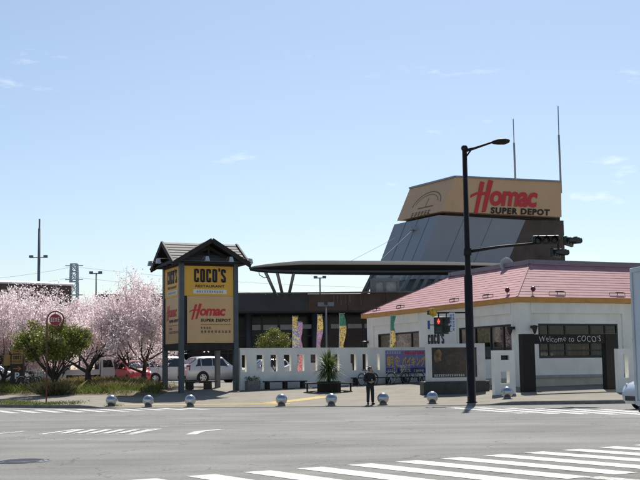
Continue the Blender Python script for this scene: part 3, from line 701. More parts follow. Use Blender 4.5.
# glazed entrance under the canopy with raking struts
m_lobby = glass('lobby_glass', (.18, .235, .245))
MB().box(-5.6, 18, 1.0, 1.2, sw(380, 293)[1] - .5, P(400, 272, 104).z - PLAT).build('lobby_glazing', m_lobby, tower)
m_strut = mat('teal_grey_steel', (.15, .185, .19), .5, .2, .1, 2)
for a, c in (((361, 297), (374, 271)), ((364, 297), (377, 271)), ((381, 297), (394, 271)), ((398, 297), (413, 271)), ((409, 297), (423, 271)), ((417, 297), (431, 271)), ((430, 291), (442, 271)), ((441, 288), (450, 271))):
    MB().bar(P(*a, 101.5) - TL, P(*c, 101.5) - TL, .42, .3).build('raking_strut', m_strut, tower)
m_porch = mat('porch_grey', (.24, .26, .27), .6)
MB().poly([P(376, 297, 101.1) - TL, P(398, 297, 101.1) - TL, P(398, 280, 101.1) - TL, P(376, 280, 101.1) - TL]).build('porch_pane', mat('sky_tone_pane', (.55, .60, .62), .3), tower)  # pale colour stands in for the sky seen through the pane
for a in (373, 384.5, 398): p = P(a, 286, 101) - TL; q = P(a, 279, 101) - TL; MB().bar(Vector((p.x, p.y, p.z - 1)), q, .5 if a < 380 else .22, .3).build('porch_post', m_porch, tower)
p = P(372, 280, 101) - TL; q = P(399, 280, 101) - TL; MB().bar(p, q, .34, .34).build('porch_beam', m_porch, tower)

# ---- wing-shaped entrance canopy
m_can = mat('canopy_metal', (.022, .023, .024), .85, 0, .12, .4, spec=.2)
CO = P(370, 270, 95); can = thing('entrance_canopy', (CO.x, CO.y, PLAT), 0, 'wing-shaped dark metal canopy on raking legs above store entrance', 'canopy')
CL = Vector((CO.x, CO.y, PLAT))
stt = [(250, .5, 267.4, 270.6), (256, 1.2, 266.4, 271.4), (268, 1.9, 265.0, 272.2), (285, 2.4, 263.4, 272.8), (303, 2.8, 262.2, 273.2), (330, 3.0, 262.2, 273.6), (400, 3.2, 262.8, 273.8), (450, 3.2, 263.8, 273.4), (497, 3.0, 265.4, 272.6)]
b = MB(); k = 10
for px, hw, t, bo in stt:
    c = P(px, (t + bo) / 2, 95) - CL; hh = (P(px, t, 95).z - P(px, bo, 95).z) / 2
    for j in range(k):
        a = 2 * math.pi * j / k; b.v.append((c.x, c.y + math.cos(a) * hw, c.z + (abs(math.sin(a)) ** .4) * math.copysign(1, math.sin(a)) * hh))
for i in range(len(stt) - 1):
    for j in range(k): a = i * k + j; a2 = i * k + (j + 1) % k; b.f.append((a, a2, a2 + k, a + k)); b.mi.append(0)
b.f += [tuple(range(k)), tuple(range((len(stt) - 1) * k, len(stt) * k))]; b.mi += [0, 0]
b.build('canopy_shell', m_can, can, 'edge')
MB().tube([P(250, 268.8, 95) - CL + Vector((0, -.55, 0)), P(268, 270.6, 93.1) - CL, P(303, 271.2, 92.2) - CL, P(400, 271.6, 91.8) - CL, P(497, 270.6, 92) - CL], .09, 6).build('edge_gutter', mat('canopy_edge', (.05, .052, .055), .7, 0), can)
for a, c in (((265, 271), (276.5, 296)), ((277, 271.5), (282.8, 296)), ((294, 272), (288.7, 296))):
    MB().tube([P(*a, 95.5) - CL, P(*c, 97.5) - CL], .14, 8).build('raking_leg', m_steel, can, True)
MB().tube([P(258.5, 270.5, 93) - CL, P(259.5, 275, 93) - CL, P(264, 277.8, 93) - CL, P(268, 277.5, 94.5) - CL], .035, 5).build('loose_cable', m_black, can)

# ---- low building on the left with a bright metal roof edge
LB = Gd(-20, 86); lbld = thing('low_building', LB, 0, 'low dark building with bright white roof edge behind the cherry trees', 'building')
def lbp(px, py, d): return P(px, py, d) - LB
a, c = lbp(-60, 279.8, 82), lbp(73.5, 284.5, 88.5); dn = Vector((0, 0, 1)); dp = Vector((-3.2, 12, 0))
b = MB(); b.hexa([a - dn * .10, c - dn * .10, c - dn * .10 + dp, a - dn * .10 + dp], [a, c, c + dp, a + dp]); b.hexa([a + Vector((0, -.02, .003)), c + Vector((0, -.02, .003)), c + dp * .08 + Vector((0, 0, .003)), a + dp * .08 + Vector((0, 0, .003))], [a + Vector((0, -.02, .02)), c + Vector((0, -.02, .02)), c + dp * .08 + Vector((0, 0, .22)), a + dp * .08 + Vector((0, 0, .22))]); b.build('roof', mat('white_roof_metal', (.78, .78, .77), .35, .2), lbld)  # second slab: sloped edge strip, added to catch the sunlight
a2, c2 = a + Vector((.1, .12, -.11)), c + Vector((-.2, .12, -.11)); zb = Vector((0, 0, -a2.z - .5)); zb2 = Vector((0, 0, -c2.z - .5))
MB().hexa([a2 + zb, c2 + zb2, c2 + zb2 + dp * .9, a2 + zb + dp * .9], [a2, c2, c2 + dp * .9, a2 + dp * .9]).build('wall', m_brown, lbld)
for k in range(9):
    p = a2.lerp(c2, (k + .3) / 9); q = a2.lerp(c2, (k + .75) / 9); MB().hexa([p + Vector((0, -.06, -6)), q + Vector((0, -.06, -6)), q + Vector((0, -.001, -6)), p + Vector((0, -.001, -6))], [p + Vector((0, -.06, -4)), q + Vector((0, -.06, -4)), q + Vector((0, -.001, -4)), p + Vector((0, -.001, -4))]).build('window', m_dglass, lbld)
MB().hexa([a2 + zb + Vector((0, -.12, 0)), c2 + zb2 + Vector((0, -.12, 0)), c2 + zb2 + Vector((0, -.003, 0)), a2 + zb + Vector((0, -.003, 0))], [a2 + zb + Vector((0, -.12, 1.2)), c2 + zb2 + Vector((0, -.12, 1.2)), c2 + zb2 + Vector((0, -.003, 1.2)), a2 + zb + Vector((0, -.003, 1.2))]).build('plinth', m_pale, lbld)

# ---- lamp masts, a far lattice pylon and its wires
m_mast = mat('grey_mast', (.16, .18, .21), .6, .2, .1, 3); m_far = mat('hazed_far_steel', (.34, .39, .45), .7, 0, .1, 1)  # far steel: distance haze painted in as a pale tone
def lamp_mast(px, ytop, d, label, heads, yh, r=.11, tip=False):
    g = Gd(px, d); z0 = PLAT; t = thing('lamp_mast', (g.x, g.y, z0), 0, label, 'lamp post', 'twin lamp masts of the car park'); zh = P(px, yh, d).z - z0; ztp = P(px, ytop, d).z - z0
    MB().tube([(0, 0, -.2), (0, 0, zh * .5), (0, 0, ztp if not tip else lerp(zh, ztp, .75))], [r, r * .85, r * .7], 8).build('pole', m_mast, t, True)
    if tip: MB().tube([(0, 0, lerp(zh, ztp, .74)), (0, 0, ztp)], r * .45, 6).build('tip_rod', m_mast, t)
    MB().bar((-heads, 0, zh), (heads, 0, zh), .09, .09).build('crossarm', m_mast, t)
    for s in (-1, 1): b = MB(); b.hexa([(s * heads - .22, -.35, zh - .05), (s * heads + .22, -.35, zh - .05), (s * heads + .16, .1, zh - .05), (s * heads - .16, .1, zh - .05)], [(s * heads - .22, -.3, zh + .22), (s * heads + .22, -.3, zh + .22), (s * heads + .14, .1, zh + .12), (s * heads - .14, .1, zh + .12)]); b.build('flood_lamp', m_mast, t)
lamp_mast(37.2, 219, 118, 'tall mast with twin floodlights and slim tip above the low dark building', .75, 257.5, .2, True)
lamp_mast(95.3, 273, 125, 'slim grey twin lamp mast between lattice pylon and cherry sprays', .5, 273.5)
lamp_mast(321.3, 277.5, 128, 'slim twin lamp mast rising behind the store roof', .5, 278)
lamp_mast(327.0, 305, 80, 'grey twin lamp mast in front of the store glazing', .35, 305.5, .075)
py_ = Gd(73, 380); pyl = thing('power_pylon', (py_.x, py_.y, PLAT), 0, 'distant steel lattice power pylon behind the low dark building', 'pylon'); H = P(73, 264, 380).z - PLAT
b = MB(); lv = [0, .3, .55, .72, .84, .93, 1.0]; wd = [3.4, 2.2, 1.5, 1.25, 1.15, 1.1, 1.0]
for i in range(len(lv) - 1):
    for sx in (-1, 1):
        for sy in (-1, 1):
            p, q = (sx * wd[i], sy * wd[i], H * lv[i]), (sx * wd[i + 1], sy * wd[i + 1], H * lv[i + 1]); b.bar(p, q, .38)
            b.bar(p, (-sx * wd[i + 1], sy * wd[i + 1], H * lv[i + 1]), .2); b.bar(p, (sx * wd[i + 1], -sy * wd[i + 1], H * lv[i + 1]), .2)
    z = H * lv[i + 1]; w_ = wd[i + 1]
    for p, q in (((-w_, -w_, z), (w_, -w_, z)), ((w_, -w_, z), (w_, w_, z)), ((-w_, w_, z), (w_, w_, z)), ((-w_, -w_, z), (-w_, w_, z))): b.bar(p, q, .28)
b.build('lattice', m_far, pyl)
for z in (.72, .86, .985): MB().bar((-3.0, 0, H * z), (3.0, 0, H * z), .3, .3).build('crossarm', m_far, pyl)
wy = P(73, 277, 380); we = Vector((95, 420, wy.z - 5)); wl = Vector((-160, 360, wy.z - 2))
for k in range(2):
    pts = [];
    for e0, e1 in ((wl, wy), (wy, we)):
        for i in range(13): t = i / 12; q = e0.lerp(e1, t); q.z -= 16 * t * (1 - t) - k * 3.5; pts.append(q)
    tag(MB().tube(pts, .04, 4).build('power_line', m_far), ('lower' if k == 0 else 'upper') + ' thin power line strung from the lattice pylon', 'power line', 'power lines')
# ================================================================== FORECOURT
# ---- pylon sign: square timber-and-steel tower with cross-gabled roof
m_post = mat('slate_blue_steel', (.085, .10, .11), .5, .3, .12, 2)
m_wood = mat('dark_stained_wood', (.022, .017, .014), .75, 0, .35, 5)
m_yel = mat('yellow_sign_panel', (.78, .415, .05), .5, 0, .05, 1.2, dirt=.1)
m_tan2 = mat('tan_sign_panel', (.68, .43, .205), .5, 0, .05, 1.2, dirt=.1)
m_slat = mat('silver_roof_slat', (.135, .13, .12), .75, .1, .12, 3)
m_wht = mat('white_print', (.75, .74, .70), .6, 0, .04, 3)
PO = G(181.3, 393.0); pyl_s = thing('pylon_sign', PO, U_ANG, 'square pylon sign with yellow and tan panels under slatted gabled roof', 'sign')
def pf(px, py): q = local(PO, U_ANG, RP(px, py, PO, VV)); return q.x, q.z
def pl(px, py): q = local(PO, U_ANG, RP(px, py, PO, UV)); return q.y, q.z
SA = pf(235.8, 380)[0]; z = lambda py: pf(208, py)[1]
print('pylon side', SA, 'height', z(240))
for x in (0, SA):
    for y in (0, SA): MB().box(x - .13, x + .13, y - .13, y + .13, -.4, z(263)).build('post', m_post, pyl_s, bevel=.01)
for zz0, zz1, mm_ in ((z(349.5), z(343.2), m_wood), (z(266), z(262.5), m_wood)):
    for ax in 'xy':
        for o_ in (0, SA):
            b = MB(); b.box(.131, SA - .131, o_ - .09, o_ + .09, zz0, zz1) if ax == 'x' else b.box(o_ - .09, o_ + .09, .131, SA - .131, zz0, zz1); b.build('beam', mm_, pyl_s)
MB().box(.02, SA - .02, .02, SA - .02, z(343.2) + .002, z(266) - .002).build('sign_core', m_wood, pyl_s)
for face in 'fl':
    X = (1, 0, 0) if face == 'f' else (0, -1, 0)
    def fr(a, zz): return (a, -.075, zz) if face == 'f' else (-.075, SA - a, zz)
    def panel(name, a0, a1, z0, z1, m_):
        b = MB(); b.box(a0, a1, -.07, .019, z0, z1) if face == 'f' else b.box(-.07, .019, SA - a1, SA - a0, z0, z1); return b.build(name, m_, pyl_s)
    yp = panel('yellow_panel', .14, SA - .14, z(296), z(266.3), m_yel); tp_ = panel('tan_panel', .30, SA - .14, z(343), z(296.2), m_tan2)
    panel('panel_edge', .14, .295, z(343), z(296.2), m_wood)
    W = SA; k = W / 52.0                      # face spans 52 px in the photograph
    def lay(name, sh, x0, x1, y0, y1, m_, par):
        M = basis(fr(0, 0), X, (0, 0, 1)); put2d(name, fit2d(sh, x0 * k, x1 * k, z(y0), z(y1)), M, m_, par, .004)
    lay('name_lettering', heavy_letters("COCO'S"), 11, 43, 282.6, 268.2, m_ink, yp)
    lay('word_lettering', text2d('RESTAURANT', .03, 0, 1.1), 13, 41, 287.6, 285.0, m_ink, yp)
    lay('white_strip', ([(0, 0), (1, 0), (1, 1), (0, 1)], [(0, 1, 2, 3)]), 11, 43, 293.8, 289.6, m_wht, yp)
    M = basis(fr(0, 0), X, (0, 0, 1)); put2d('strip_print', fit2d(glyph_bars(11, 8), 14 * k, 40 * k, z(292.9), z(290.6)), M, mat('grey_ink', (.12, .11, .10), .7), yp, .007)
    lay('logo_lettering', homac_word(), 7, 42, 320, 303.5, m_logo, tp_)
    lay('small_lettering', text2d('SUPER DEPOT', .05, .12, 1.16), 18, 47, 321.8, 318.8, m_ink, tp_)
    lay('rule_line', ([(0, 0), (1, 0), (1, 1), (0, 1)], [(0, 1, 2, 3)]), 18, 47, 324.9, 324.6, m_ink, tp_)
    lay('fine_print', glyph_bars(4, 12), 18, 28, 329, 326.8, m_ink, tp_); lay('fine_print', glyph_bars(9, 14), 18, 47, 333, 330.4, m_ink, tp_)
# cross-gabled roof
zr, ze, ov, eo = z(241.0), z(263.5), .58, .55; cx = SA / 2; half = cx + eo
for ax in 'xy':
    def q3(a, l, zz): return (a, l, zz) if ax == 'y' else (l, a, zz)      # a across the ridge, l along it
    for s in (-1, 1):
        n_ = 7
        for i in range(n_):
            t0, t1 = i / n_, (i + .70) / n_; a0, a1 = cx + s * half * t0, cx + s * half * t1; z0, z1 = lerp(zr, ze, t0), lerp(zr, ze, t1); up = .03
            MB().hexa([q3(a0, -ov, z0), q3(a1, -ov, z1), q3(a1, SA + ov, z1), q3(a0, SA + ov, z0)], [q3(a0, -ov, z0 + up), q3(a1, -ov, z1 + up), q3(a1, SA + ov, z1 + up), q3(a0, SA + ov, z0 + up)]).build('roof_slat', m_slat, pyl_s)
        MB().hexa([q3(cx, -ov, zr - .05), q3(cx + s * half, -ov, ze - .05), q3(cx + s * half, SA + ov, ze - .05), q3(cx, SA + ov, zr - .05)], [q3(cx, -ov, zr - .01), q3(cx + s * half, -ov, ze - .01), q3(cx + s * half, SA + ov, ze - .01), q3(cx, SA + ov, zr - .01)]).build('roof_board', m_wood, pyl_s)
        for l in (-ov - .05, SA + ov + .05): MB().bar(q3(cx, l, zr - .02), q3(cx + s * (half + .12), l, ze - .12), .10, .24).build('bargeboard', m_wood, pyl_s)
        for l in (0, SA):
            MB().bar(q3(cx + s * .02, l, zr - .35), q3(cx + s * cx, l, ze + .04), .09, .16).build('rafter', m_wood, pyl_s)
    for l in (0, SA): MB().bar(q3(cx, l, ze - .1), q3(cx, l, zr - .15), .12).build('king_post', m_wood, pyl_s)
    MB().bar(q3(cx, -ov, zr - .1), q3(cx, SA + ov, zr - .1), .12, .16).build('ridge_beam', m_wood, pyl_s)
MB().hexa([(0, 0, ze - .05), (SA, 0, ze - .05), (SA, SA, ze - .05), (0, SA, ze - .05)], [(cx - .02, cx - .02, zr - .25), (cx + .02, cx - .02, zr - .25), (cx + .02, cx + .02, zr - .25), (cx - .02, cx + .02, zr - .25)]).build('roof_core', m_wood, pyl_s)
m_lamp = mat('silver_flood_lamp', (.45, .46, .47), .35, .5)
for p, d in (((SA * .36, 0), (0, -1)), ((SA * .80, 0), (0, -1)), ((0, SA * .25), (-1, 0)), ((0, SA * .8), (-1, 0)), ((SA, 0), (.7, -.4))):
    a = Vector((p[0], p[1], ze + .02)); e = a + Vector((d[0] * 1.05, d[1] * 1.05, .12)); b = MB(); b.tube([a, a.lerp(e, .5) + Vector((0, 0, .22)), e + Vector((0, 0, .14))], .02, 5)
    b.hexa([e + Vector((-.13, -.1, -.12)), e + Vector((.13, -.1, -.12)), e + Vector((.13, .1, -.12)), e + Vector((-.13, .1, -.12))], [e + Vector((-.08, -.06, .14)), e + Vector((.08, -.06, .14)), e + Vector((.08, .06, .14)), e + Vector((-.08, .06, .14))]); b.build('flood_lamp', m_lamp, pyl_s)
# bench between the sign's posts
bc = G(199, 389.5); bn = thing('wooden_bench', bc, U_ANG, 'dark plank bench under the pylon sign', 'bench')
for i in range(3): MB().box(-1.0, 1.0, i * .15 - .22, i * .15 - .09, .40, .46).build('seat_plank', m_wood, bn)
for x in (-.55, .5): MB().box(x - .18, x + .18, -.2, .2, 0, .398).build('leg', m_wood, bn)

# ---- slotted white forecourt wall
WO = G(240.5, 390.2); WANG = R(22); WU = Vector((math.cos(WANG), math.sin(WANG), 0)); WN = Vector((-math.sin(WANG), math.cos(WANG), 0))
def wf(px, py): q = local(WO, WANG, RP(px, py, WO, WN)); return q.x, q.z
m_wall = mat('white_painted_concrete', (.86, .84, .77), .85, 0, .05, 1.5, .15, 70, .3, dirt=.2)
def slotted(root, x0, x1, z0, z1, slots, th, m_=m_wall):
    zs = sorted({z0, z1} | {s[2] for s in slots} | {s[3] for s in slots}); xs_ = sorted({x0, x1} | {s[0] for s in slots} | {s[1] for s in slots}); b = MB()
    for a, c in zip(xs_, xs_[1:]):
        for d, e in zip(zs, zs[1:]):
            if not any(s[0] <= a + 1e-6 and c <= s[1] + 1e-6 and s[2] <= d + 1e-6 and e <= s[3] + 1e-6 for s in slots): b.box(a, c, 0, th, d, e)
    bm = b.build('wall_slab', m_, root); me = bm.data; q = bmesh.new(); q.from_mesh(me); bmesh.ops.remove_doubles(q, verts=q.verts, dist=.0005)
    inner = [f for f in q.faces if all(len(e.link_faces) > 2 for e in f.edges)]; q.to_mesh(me); q.free(); return bm
wx1 = wf(427.5, 370)[0]; ztop = wf(260, 349)[1]; zs1, zs0 = wf(290, 354.6)[1], wf(290, 371.3)[1]
sl = [(wf(a, 360)[0], wf(c, 360)[0], zs0, zs1) for a, c in ((241.8, 246.6), (256.6, 263.8), (270.6, 277.6), (284.0, 291.2), (297.4, 304.4), (310.6, 317.4), (325, 331), (333.8, 339.4), (350.6, 356.2), (362.6, 367.8), (376.8, 379.8))]
wall = thing('slotted_wall', WO, WANG, 'long white forecourt wall with a row of upright slots', 'wall')
slotted(wall, 0, wx1, -.6, ztop, sl, .30)
MB().box(-.03, wx1 - .01, -.03, .33, ztop + .002, ztop + .05).build('coping', m_wall, wall)
# long low bench against it
bb = WO + WU * wf(262, 380)[0]; bb.z = zt(bb.x, bb.y); lb = thing('low_wall_bench', WO - WN * .45, WANG, 'low dark bench running along the slotted white wall', 'bench')
xa, xb = wf(261, 385)[0], wf(303, 385)[0]
for i in range(3): MB().box(xa, xb, -.22 + i * .15, -.09 + i * .15, .40, .46).build('seat_plank', m_wood, lb)
for k in range(3): x = lerp(xa + .2, xb - .2, k / 2); MB().box(x - .08, x + .08, -.2, .2, -.2, .399).build('leg', m_wood, lb)
lb2 = thing('low_wall_bench', WO - WN * .45, WANG, 'low dark bench behind the bicycles, along the slotted wall', 'bench'); xa, xb = wf(349, 385)[0], wf(420, 385)[0]
for i in range(3): MB().box(xa, xb, -.22 + i * .15, -.09 + i * .15, .52, .58).build('seat_plank', m_wood, lb2)
for k in range(5): x = lerp(xa + .2, xb - .2, k / 4); MB().box(x - .08, x + .08, -.2, .2, -.2, .519).build('leg', m_wood, lb2)
# poster
m_blue = mat('blue_violet_print', (.23, .21, .42), .6, 0, .15, 2); m_navy = mat('navy_print', (.06, .06, .20), .6); m_ylw = mat('yellow_print', (.85, .52, .05), .6); m_pinkp = mat('rose_print', (.45, .16, .25), .6, 0, .3, 6)
po = thing('breakfast_poster', WO, WANG, 'blue poster with large yellow Japanese characters on the wall', 'poster'); x0, x1 = wf(385.5, 365)[0], wf(425.6, 365)[0]; za, zb_ = wf(405, 373.5)[1], wf(405, 350.3)[1]
MB().box(x0, x1, -.035, -.004, za, zb_).build('poster_board', m_blue, po); M = basis((x0, -.036, za), (1, 0, 0), (0, 0, 1)); w, h = x1 - x0, zb_ - za
def rect(a, b_, c, d): return ([(a, c), (b_, c), (b_, d), (a, d)], [(0, 1, 2, 3)])
put2d('lower_band', rect(0.02, w - .02, .02, h * .24), M, m_navy, po, .003); put2d('upper_band', rect(w * .45, w - .05, h * .80, h * .97), M, m_pinkp, po, .003)
put2d('big_lettering', fit2d(text2d('朝食', .012), w * .03, w * .37, h * .28, h * .78), M, m_ylw, po, .006); put2d('big_lettering', fit2d(text2d('バイキング', .03), w * .40, w * .98, h * .30, h * .74), M, m_ylw, po, .006)
for k in range(3): put2d('fine_print', fit2d(glyph_bars(5, 30 + k), w * (.04 + .33 * k), w * (.28 + .33 * k), h * .06, h * .19), M, m_wht, po, .006)
put2d('fine_print', fit2d(glyph_bars(6, 40), w * .03, w * .38, h * .86, h * .95), M, m_wht, po, .006); put2d('fine_print', fit2d(glyph_bars(8, 41), w * .48, w * .95, h * .84, h * .94), M, m_logo, po, .006)

# ---- menu board monument with dark food picture
m_food = mat('steak_picture', (.020, .011, .008), .35, 0, .9, 2.6)
MO = G(457, 394.2); mb_ = thing('menu_board', MO, R(8), 'grey framed menu board with dark steak picture on black plinth', 'sign board'); mp_ = lambda px, py: (lambda q: (q.x, q.z))(local(MO, R(8), RP(px, py, MO, (-math.sin(R(8)), math.cos(R(8)), 0))))
a0, a1 = mp_(423.3, 385)[0], mp_(489.3, 385)[0]; f0, f1 = mp_(427.5, 360)[0], mp_(485.8, 360)[0]; zb0, zb1, zb2 = -.2, mp_(457, 381.3)[1], mp_(457, 343.5)[1]
MB().box(a0, a1, -.05, .75, zb0, zb1).build('plinth', mat('black_green_stone', (.022, .027, .025), .5, 0, .3, 4), mb_, bevel=.02)
p0, p1, pz0, pz1 = mp_(432.3, 360)[0], mp_(477.5, 360)[0], mp_(457, 377.3)[1], mp_(457, 347.3)[1]
m_grey = mat('light_grey_panel', (.62, .62, .60), .7, 0, .06, 2, dirt=.15)
MB().box(f0, p0, .1, .45, zb1 + .002, zb2).box(p1, f1, .1, .45, zb1 + .002, zb2).box(p0, p1, .1, .45, pz1, zb2 - .001).box(p0, p1, .1, .45, zb1 + .002, pz0).build('frame', m_grey, mb_)
pic = MB().box(p0, p1, .16, .3, pz0, pz1).build('picture', m_food, mb_)
M = basis((p0, .159, pz0), (1, 0, 0), (0, 0, 1)); w, h = p1 - p0, pz1 - pz0
r_ = random.Random(5)
for k, (cx_, cz_, rx_, rz_, m_) in enumerate(((.55, .58, .30, .26, mat('seared_meat', (.055, .026, .016), .4, 0, .7, 5)), (.14, .72, .10, .24, mat('lemon_print', (.17, .09, .035), .5, 0, .7, 6)), (.30, .42, .07, .08, mat('garnish_print', (.035, .035, .012), .5, 0, .5, 9)))):
    v = [(w * (cx_ + rx_ * math.cos(t * .3927) * r_.uniform(.8, 1.1)), h * min(.97, cz_ + rz_ * math.sin(t * .3927) * r_.uniform(.8, 1.1))) for t in range(16)]; put2d('food_print', (v, [tuple(range(16))]), M, m_, pic, .003 + .002 * k)
put2d('caption_lettering', fit2d(glyph_bars(14, 9), w * .05, w * .72, h * .03, h * .11), M, m_wht, pic, .008)

# ---- small white slotted stub walls by the gateway
SO2 = G(504.5, 394.5); s2 = thing('stub_wall', SO2, U_ANG, 'small white wall block with one dark and one open hole', 'wall'); q2 = lambda px, py: (lambda q: (q.x, q.z))(local(SO2, U_ANG, RP(px, py, SO2, VV)))
slotted(s2, q2(494.8, 380)[0], q2(515.5, 380)[0], -.2, q2(505, 350.3)[1], [(q2(501, 358)[0], q2(509.2, 358)[0], q2(505, 360)[1], q2(505, 355.2)[1]), (q2(501, 378)[0], q2(509.8, 378)[0], q2(505, 383.6)[1], q2(505, 371.5)[1])], .26)
MB().box(q2(501, 358)[0], q2(509.2, 358)[0], .12, .2, q2(505, 360)[1], q2(505, 355.2)[1]).build('dark_plate', m_black, s2)
SO3 = G(618.5, 392.5); s3 = thing('stub_wall', SO3, U_ANG, 'white slotted wall running right from the dark wooden gateway', 'wall'); q3_ = lambda px, py: (lambda q: (q.x, q.z))(local(SO3, U_ANG, RP(px, py, SO3, VV)))
slotted(s3, q3_(619, 380)[0], q3_(619, 380)[0] + 4.6, -.2, q3_(622, 348.6)[1], [(q3_(624.3 + 13 * k, 378)[0], q3_(629 + 13 * k, 378)[0], q3_(622, 378)[1], q3_(622, 354)[1]) for k in range(4)], .26)

# ---- dark gateway reading Welcome to COCO'S
GO = G(524.5, 392.3); m_gate = mat('near_black_wood', (.011, .008, .007), .8, 0, .35, 5); gt = thing('welcome_gateway', GO, R(18), 'dark wooden gateway with white chalk welcome lettering on its beam', 'gate'); GN = (-math.sin(R(18)), math.cos(R(18)), 0)
gq = lambda px, py: (lambda q: (q.x, q.z))(local(GO, R(18), RP(px, py, GO, GN)))
gz0, gz1 = gq(565, 343.6)[1], gq(530, 333.8)[1]; x0, x1, x2, x3 = gq(523.5, 370)[0], gq(535.6, 370)[0], gq(606.8, 370)[0], gq(618.6, 370)[0]
MB().box(x0, x1, 0, .4, -.3, gz1).build('post', m_gate, gt, bevel=.01); MB().box(x2, x3, 0, .4, -.3, gz1).build('post', m_gate, gt, bevel=.01)
bm_ = MB().box(x1 + .002, x2 - .002, .04, .34, gz0, gz1 - .03).build('beam', m_gate, gt)
xt0, xt1 = gq(539.5, 338)[0], gq(601, 338)[0]; M = basis((0, .038, 0), (1, 0, 0), (0, 0, 1))
cl_ = fit2d(text2d("Welcome to COCO'S", -.014, 0, 1.12), xt0, xt1, gz0 + .09, gz1 - .10)
cl_ = ([(p[0] + .012 * math.sin(p[1] * 31 + p[0] * 7), p[1] + .022 * math.sin(p[0] * 6.1) + .012 * math.sin(p[0] * 17)) for p in cl_[0]], cl_[1])
put2d('chalk_lettering', cl_, M, mat('chalk_white', (.62, .60, .58), .9, 0, .3, 20), bm_, .004)

# ---- ball bollards
m_ball = mat('polished_ball', (.42, .44, .47), .22, .85, .1, 4, .08, 30)
first = None
for k, (px, py, w_) in enumerate(((111.3, 407.0, 'left of the pylon sign, with a weed tuft at its foot'), (148.3, 407.2, 'before the left post of the pylon sign'), (190.3, 407.0, 'before the middle post of the pylon sign'), (281.6, 406.3, 'before the slotted wall, left of the planter'), (331.5, 406.0, 'before the spiky-leaved planter'), (383.2, 405.2, 'just right of the standing person'), (432.5, 404.0, 'before the menu board plinth'), (507.3, 399.0, 'before the small white wall block'))):
    g = G(px, py - .6); l_ = 'polished steel ball bollard ' + w_
    if first is None:
        first = t = thing('ball_bollard', g, 0, l_, 'bollard', 'ball bollards along the kerb'); MB().ball((0, 0, .27), .25, 14).build('ball', m_ball, t, True); MB().lathe([(.16, -.1), (.16, .06), (.12, .08), (.001, .08)], n=20).build('base_collar', m_kerb, t)
    else:
        t = copy_tree(first); t.location = g; t['label'] = l_
    if k == 0: b0 = g
b = MB()
for _ in range(160):
    x, y = random.gauss(.1, .16), random.gauss(-.05, .1); h = rnd(.05, .16); b.poly([(x - .008, y, 0), (x + .008, y, 0), (x + random.gauss(0, .04), y + random.gauss(0, .04), h)])
wt = b.build('weed_tuft', m_grass, recalc=False); wt.location = b0; wt['kind'] = 'stuff'

# ---- round planter bench with yucca
YO = G(329, 391.5); yp_ = thing('planter_bench', YO, 0, 'dark round planter with a plank bench ring around it', 'planter')
MB().lathe([(.55, 0), (.62, .50), (.57, .52), (.52, .46), (.001, .44)], n=24).build('planter_tub', m_wood, yp_)
for i in range(12):
    a = i * math.pi / 6; c_, s_ = math.cos(a), math.sin(a); b = MB(); f = lambda r, t, zz: (r * math.cos(a + t), r * math.sin(a + t), zz); b.hexa([f(.82, -.25, .40), f(1.3, -.25, .40), f(1.3, .25, .40), f(.82, .25, .40)], [f(.82, -.25, .46), f(1.3, -.25, .46), f(1.3, .25, .46), f(.82, .25, .46)]); b.build('seat_plank', m_wood, yp_)
    if i % 2 == 0: MB().tube([f(1.12, 0, -.15), f(1.12, 0, .399)], .05, 6).build('leg', m_wood, yp_)
m_yucca = mat('yucca_leaf', (.12, .155, .05), .5, 0, .4, 5, trans=.3)
yu = thing('yucca_plant', YO + Vector((0, 0, .35)), 0, 'spiky green yucca in the dark round planter', 'plant')
MB().tube([(0, 0, 0), (.03, 0, .45), (0, 0, .75)], .09, 8).build('stem', m_bark, yu)
for i in range(380):
    a = rnd(0, 6.28); el = rnd(-.75, 1.5); L = rnd(.8, 1.3) * (1 if el > 0 else .8); d = Vector((math.cos(a) * math.cos(el), math.sin(a) * math.cos(el), math.sin(el))); s = d.cross(Vector((0, 0, 1))).normalized() * .032; c = Vector((0, 0, rnd(.55, .95)))
    mid = c + d * L * .55; tip = c + d * L + Vector((0, 0, -.26 * math.cos(el) * L)); MB().poly([c - s * .6, c + s * .6, mid + s, mid - s]).poly([mid - s, mid + s, tip]).build('leaf', m_yucca, yu, recalc=False)
# ---- litter bin shaped stone planter at the wall's left end
BO = G(251, 390.2) - WN * .25; bn_ = thing('stone_planter', BO, WANG, 'small grey stone planter with a low shrub by the wall end', 'planter')
MB().hexa([(-.34, -.3, -.1), (.34, -.3, -.1), (.34, .25, -.1), (-.34, .25, -.1)], [(-.36, -.32, .5), (.36, -.32, .5), (.36, .26, .5), (-.36, .26, .5)]).build('tub', mat('grey_stone', (.17, .17, .165), .9, 0, .2, 8, .4, 40), bn_, bevel=.02)
r_ = random.Random(2); crown_mb([(Vector((r_.gauss(0, .14), r_.gauss(0, .1), r_.uniform(.5, .68))), 3) for _ in range(30)], 420, .035, .06, 9).build('shrub', [m_leaf, m_bark], bn_, recalc=False)

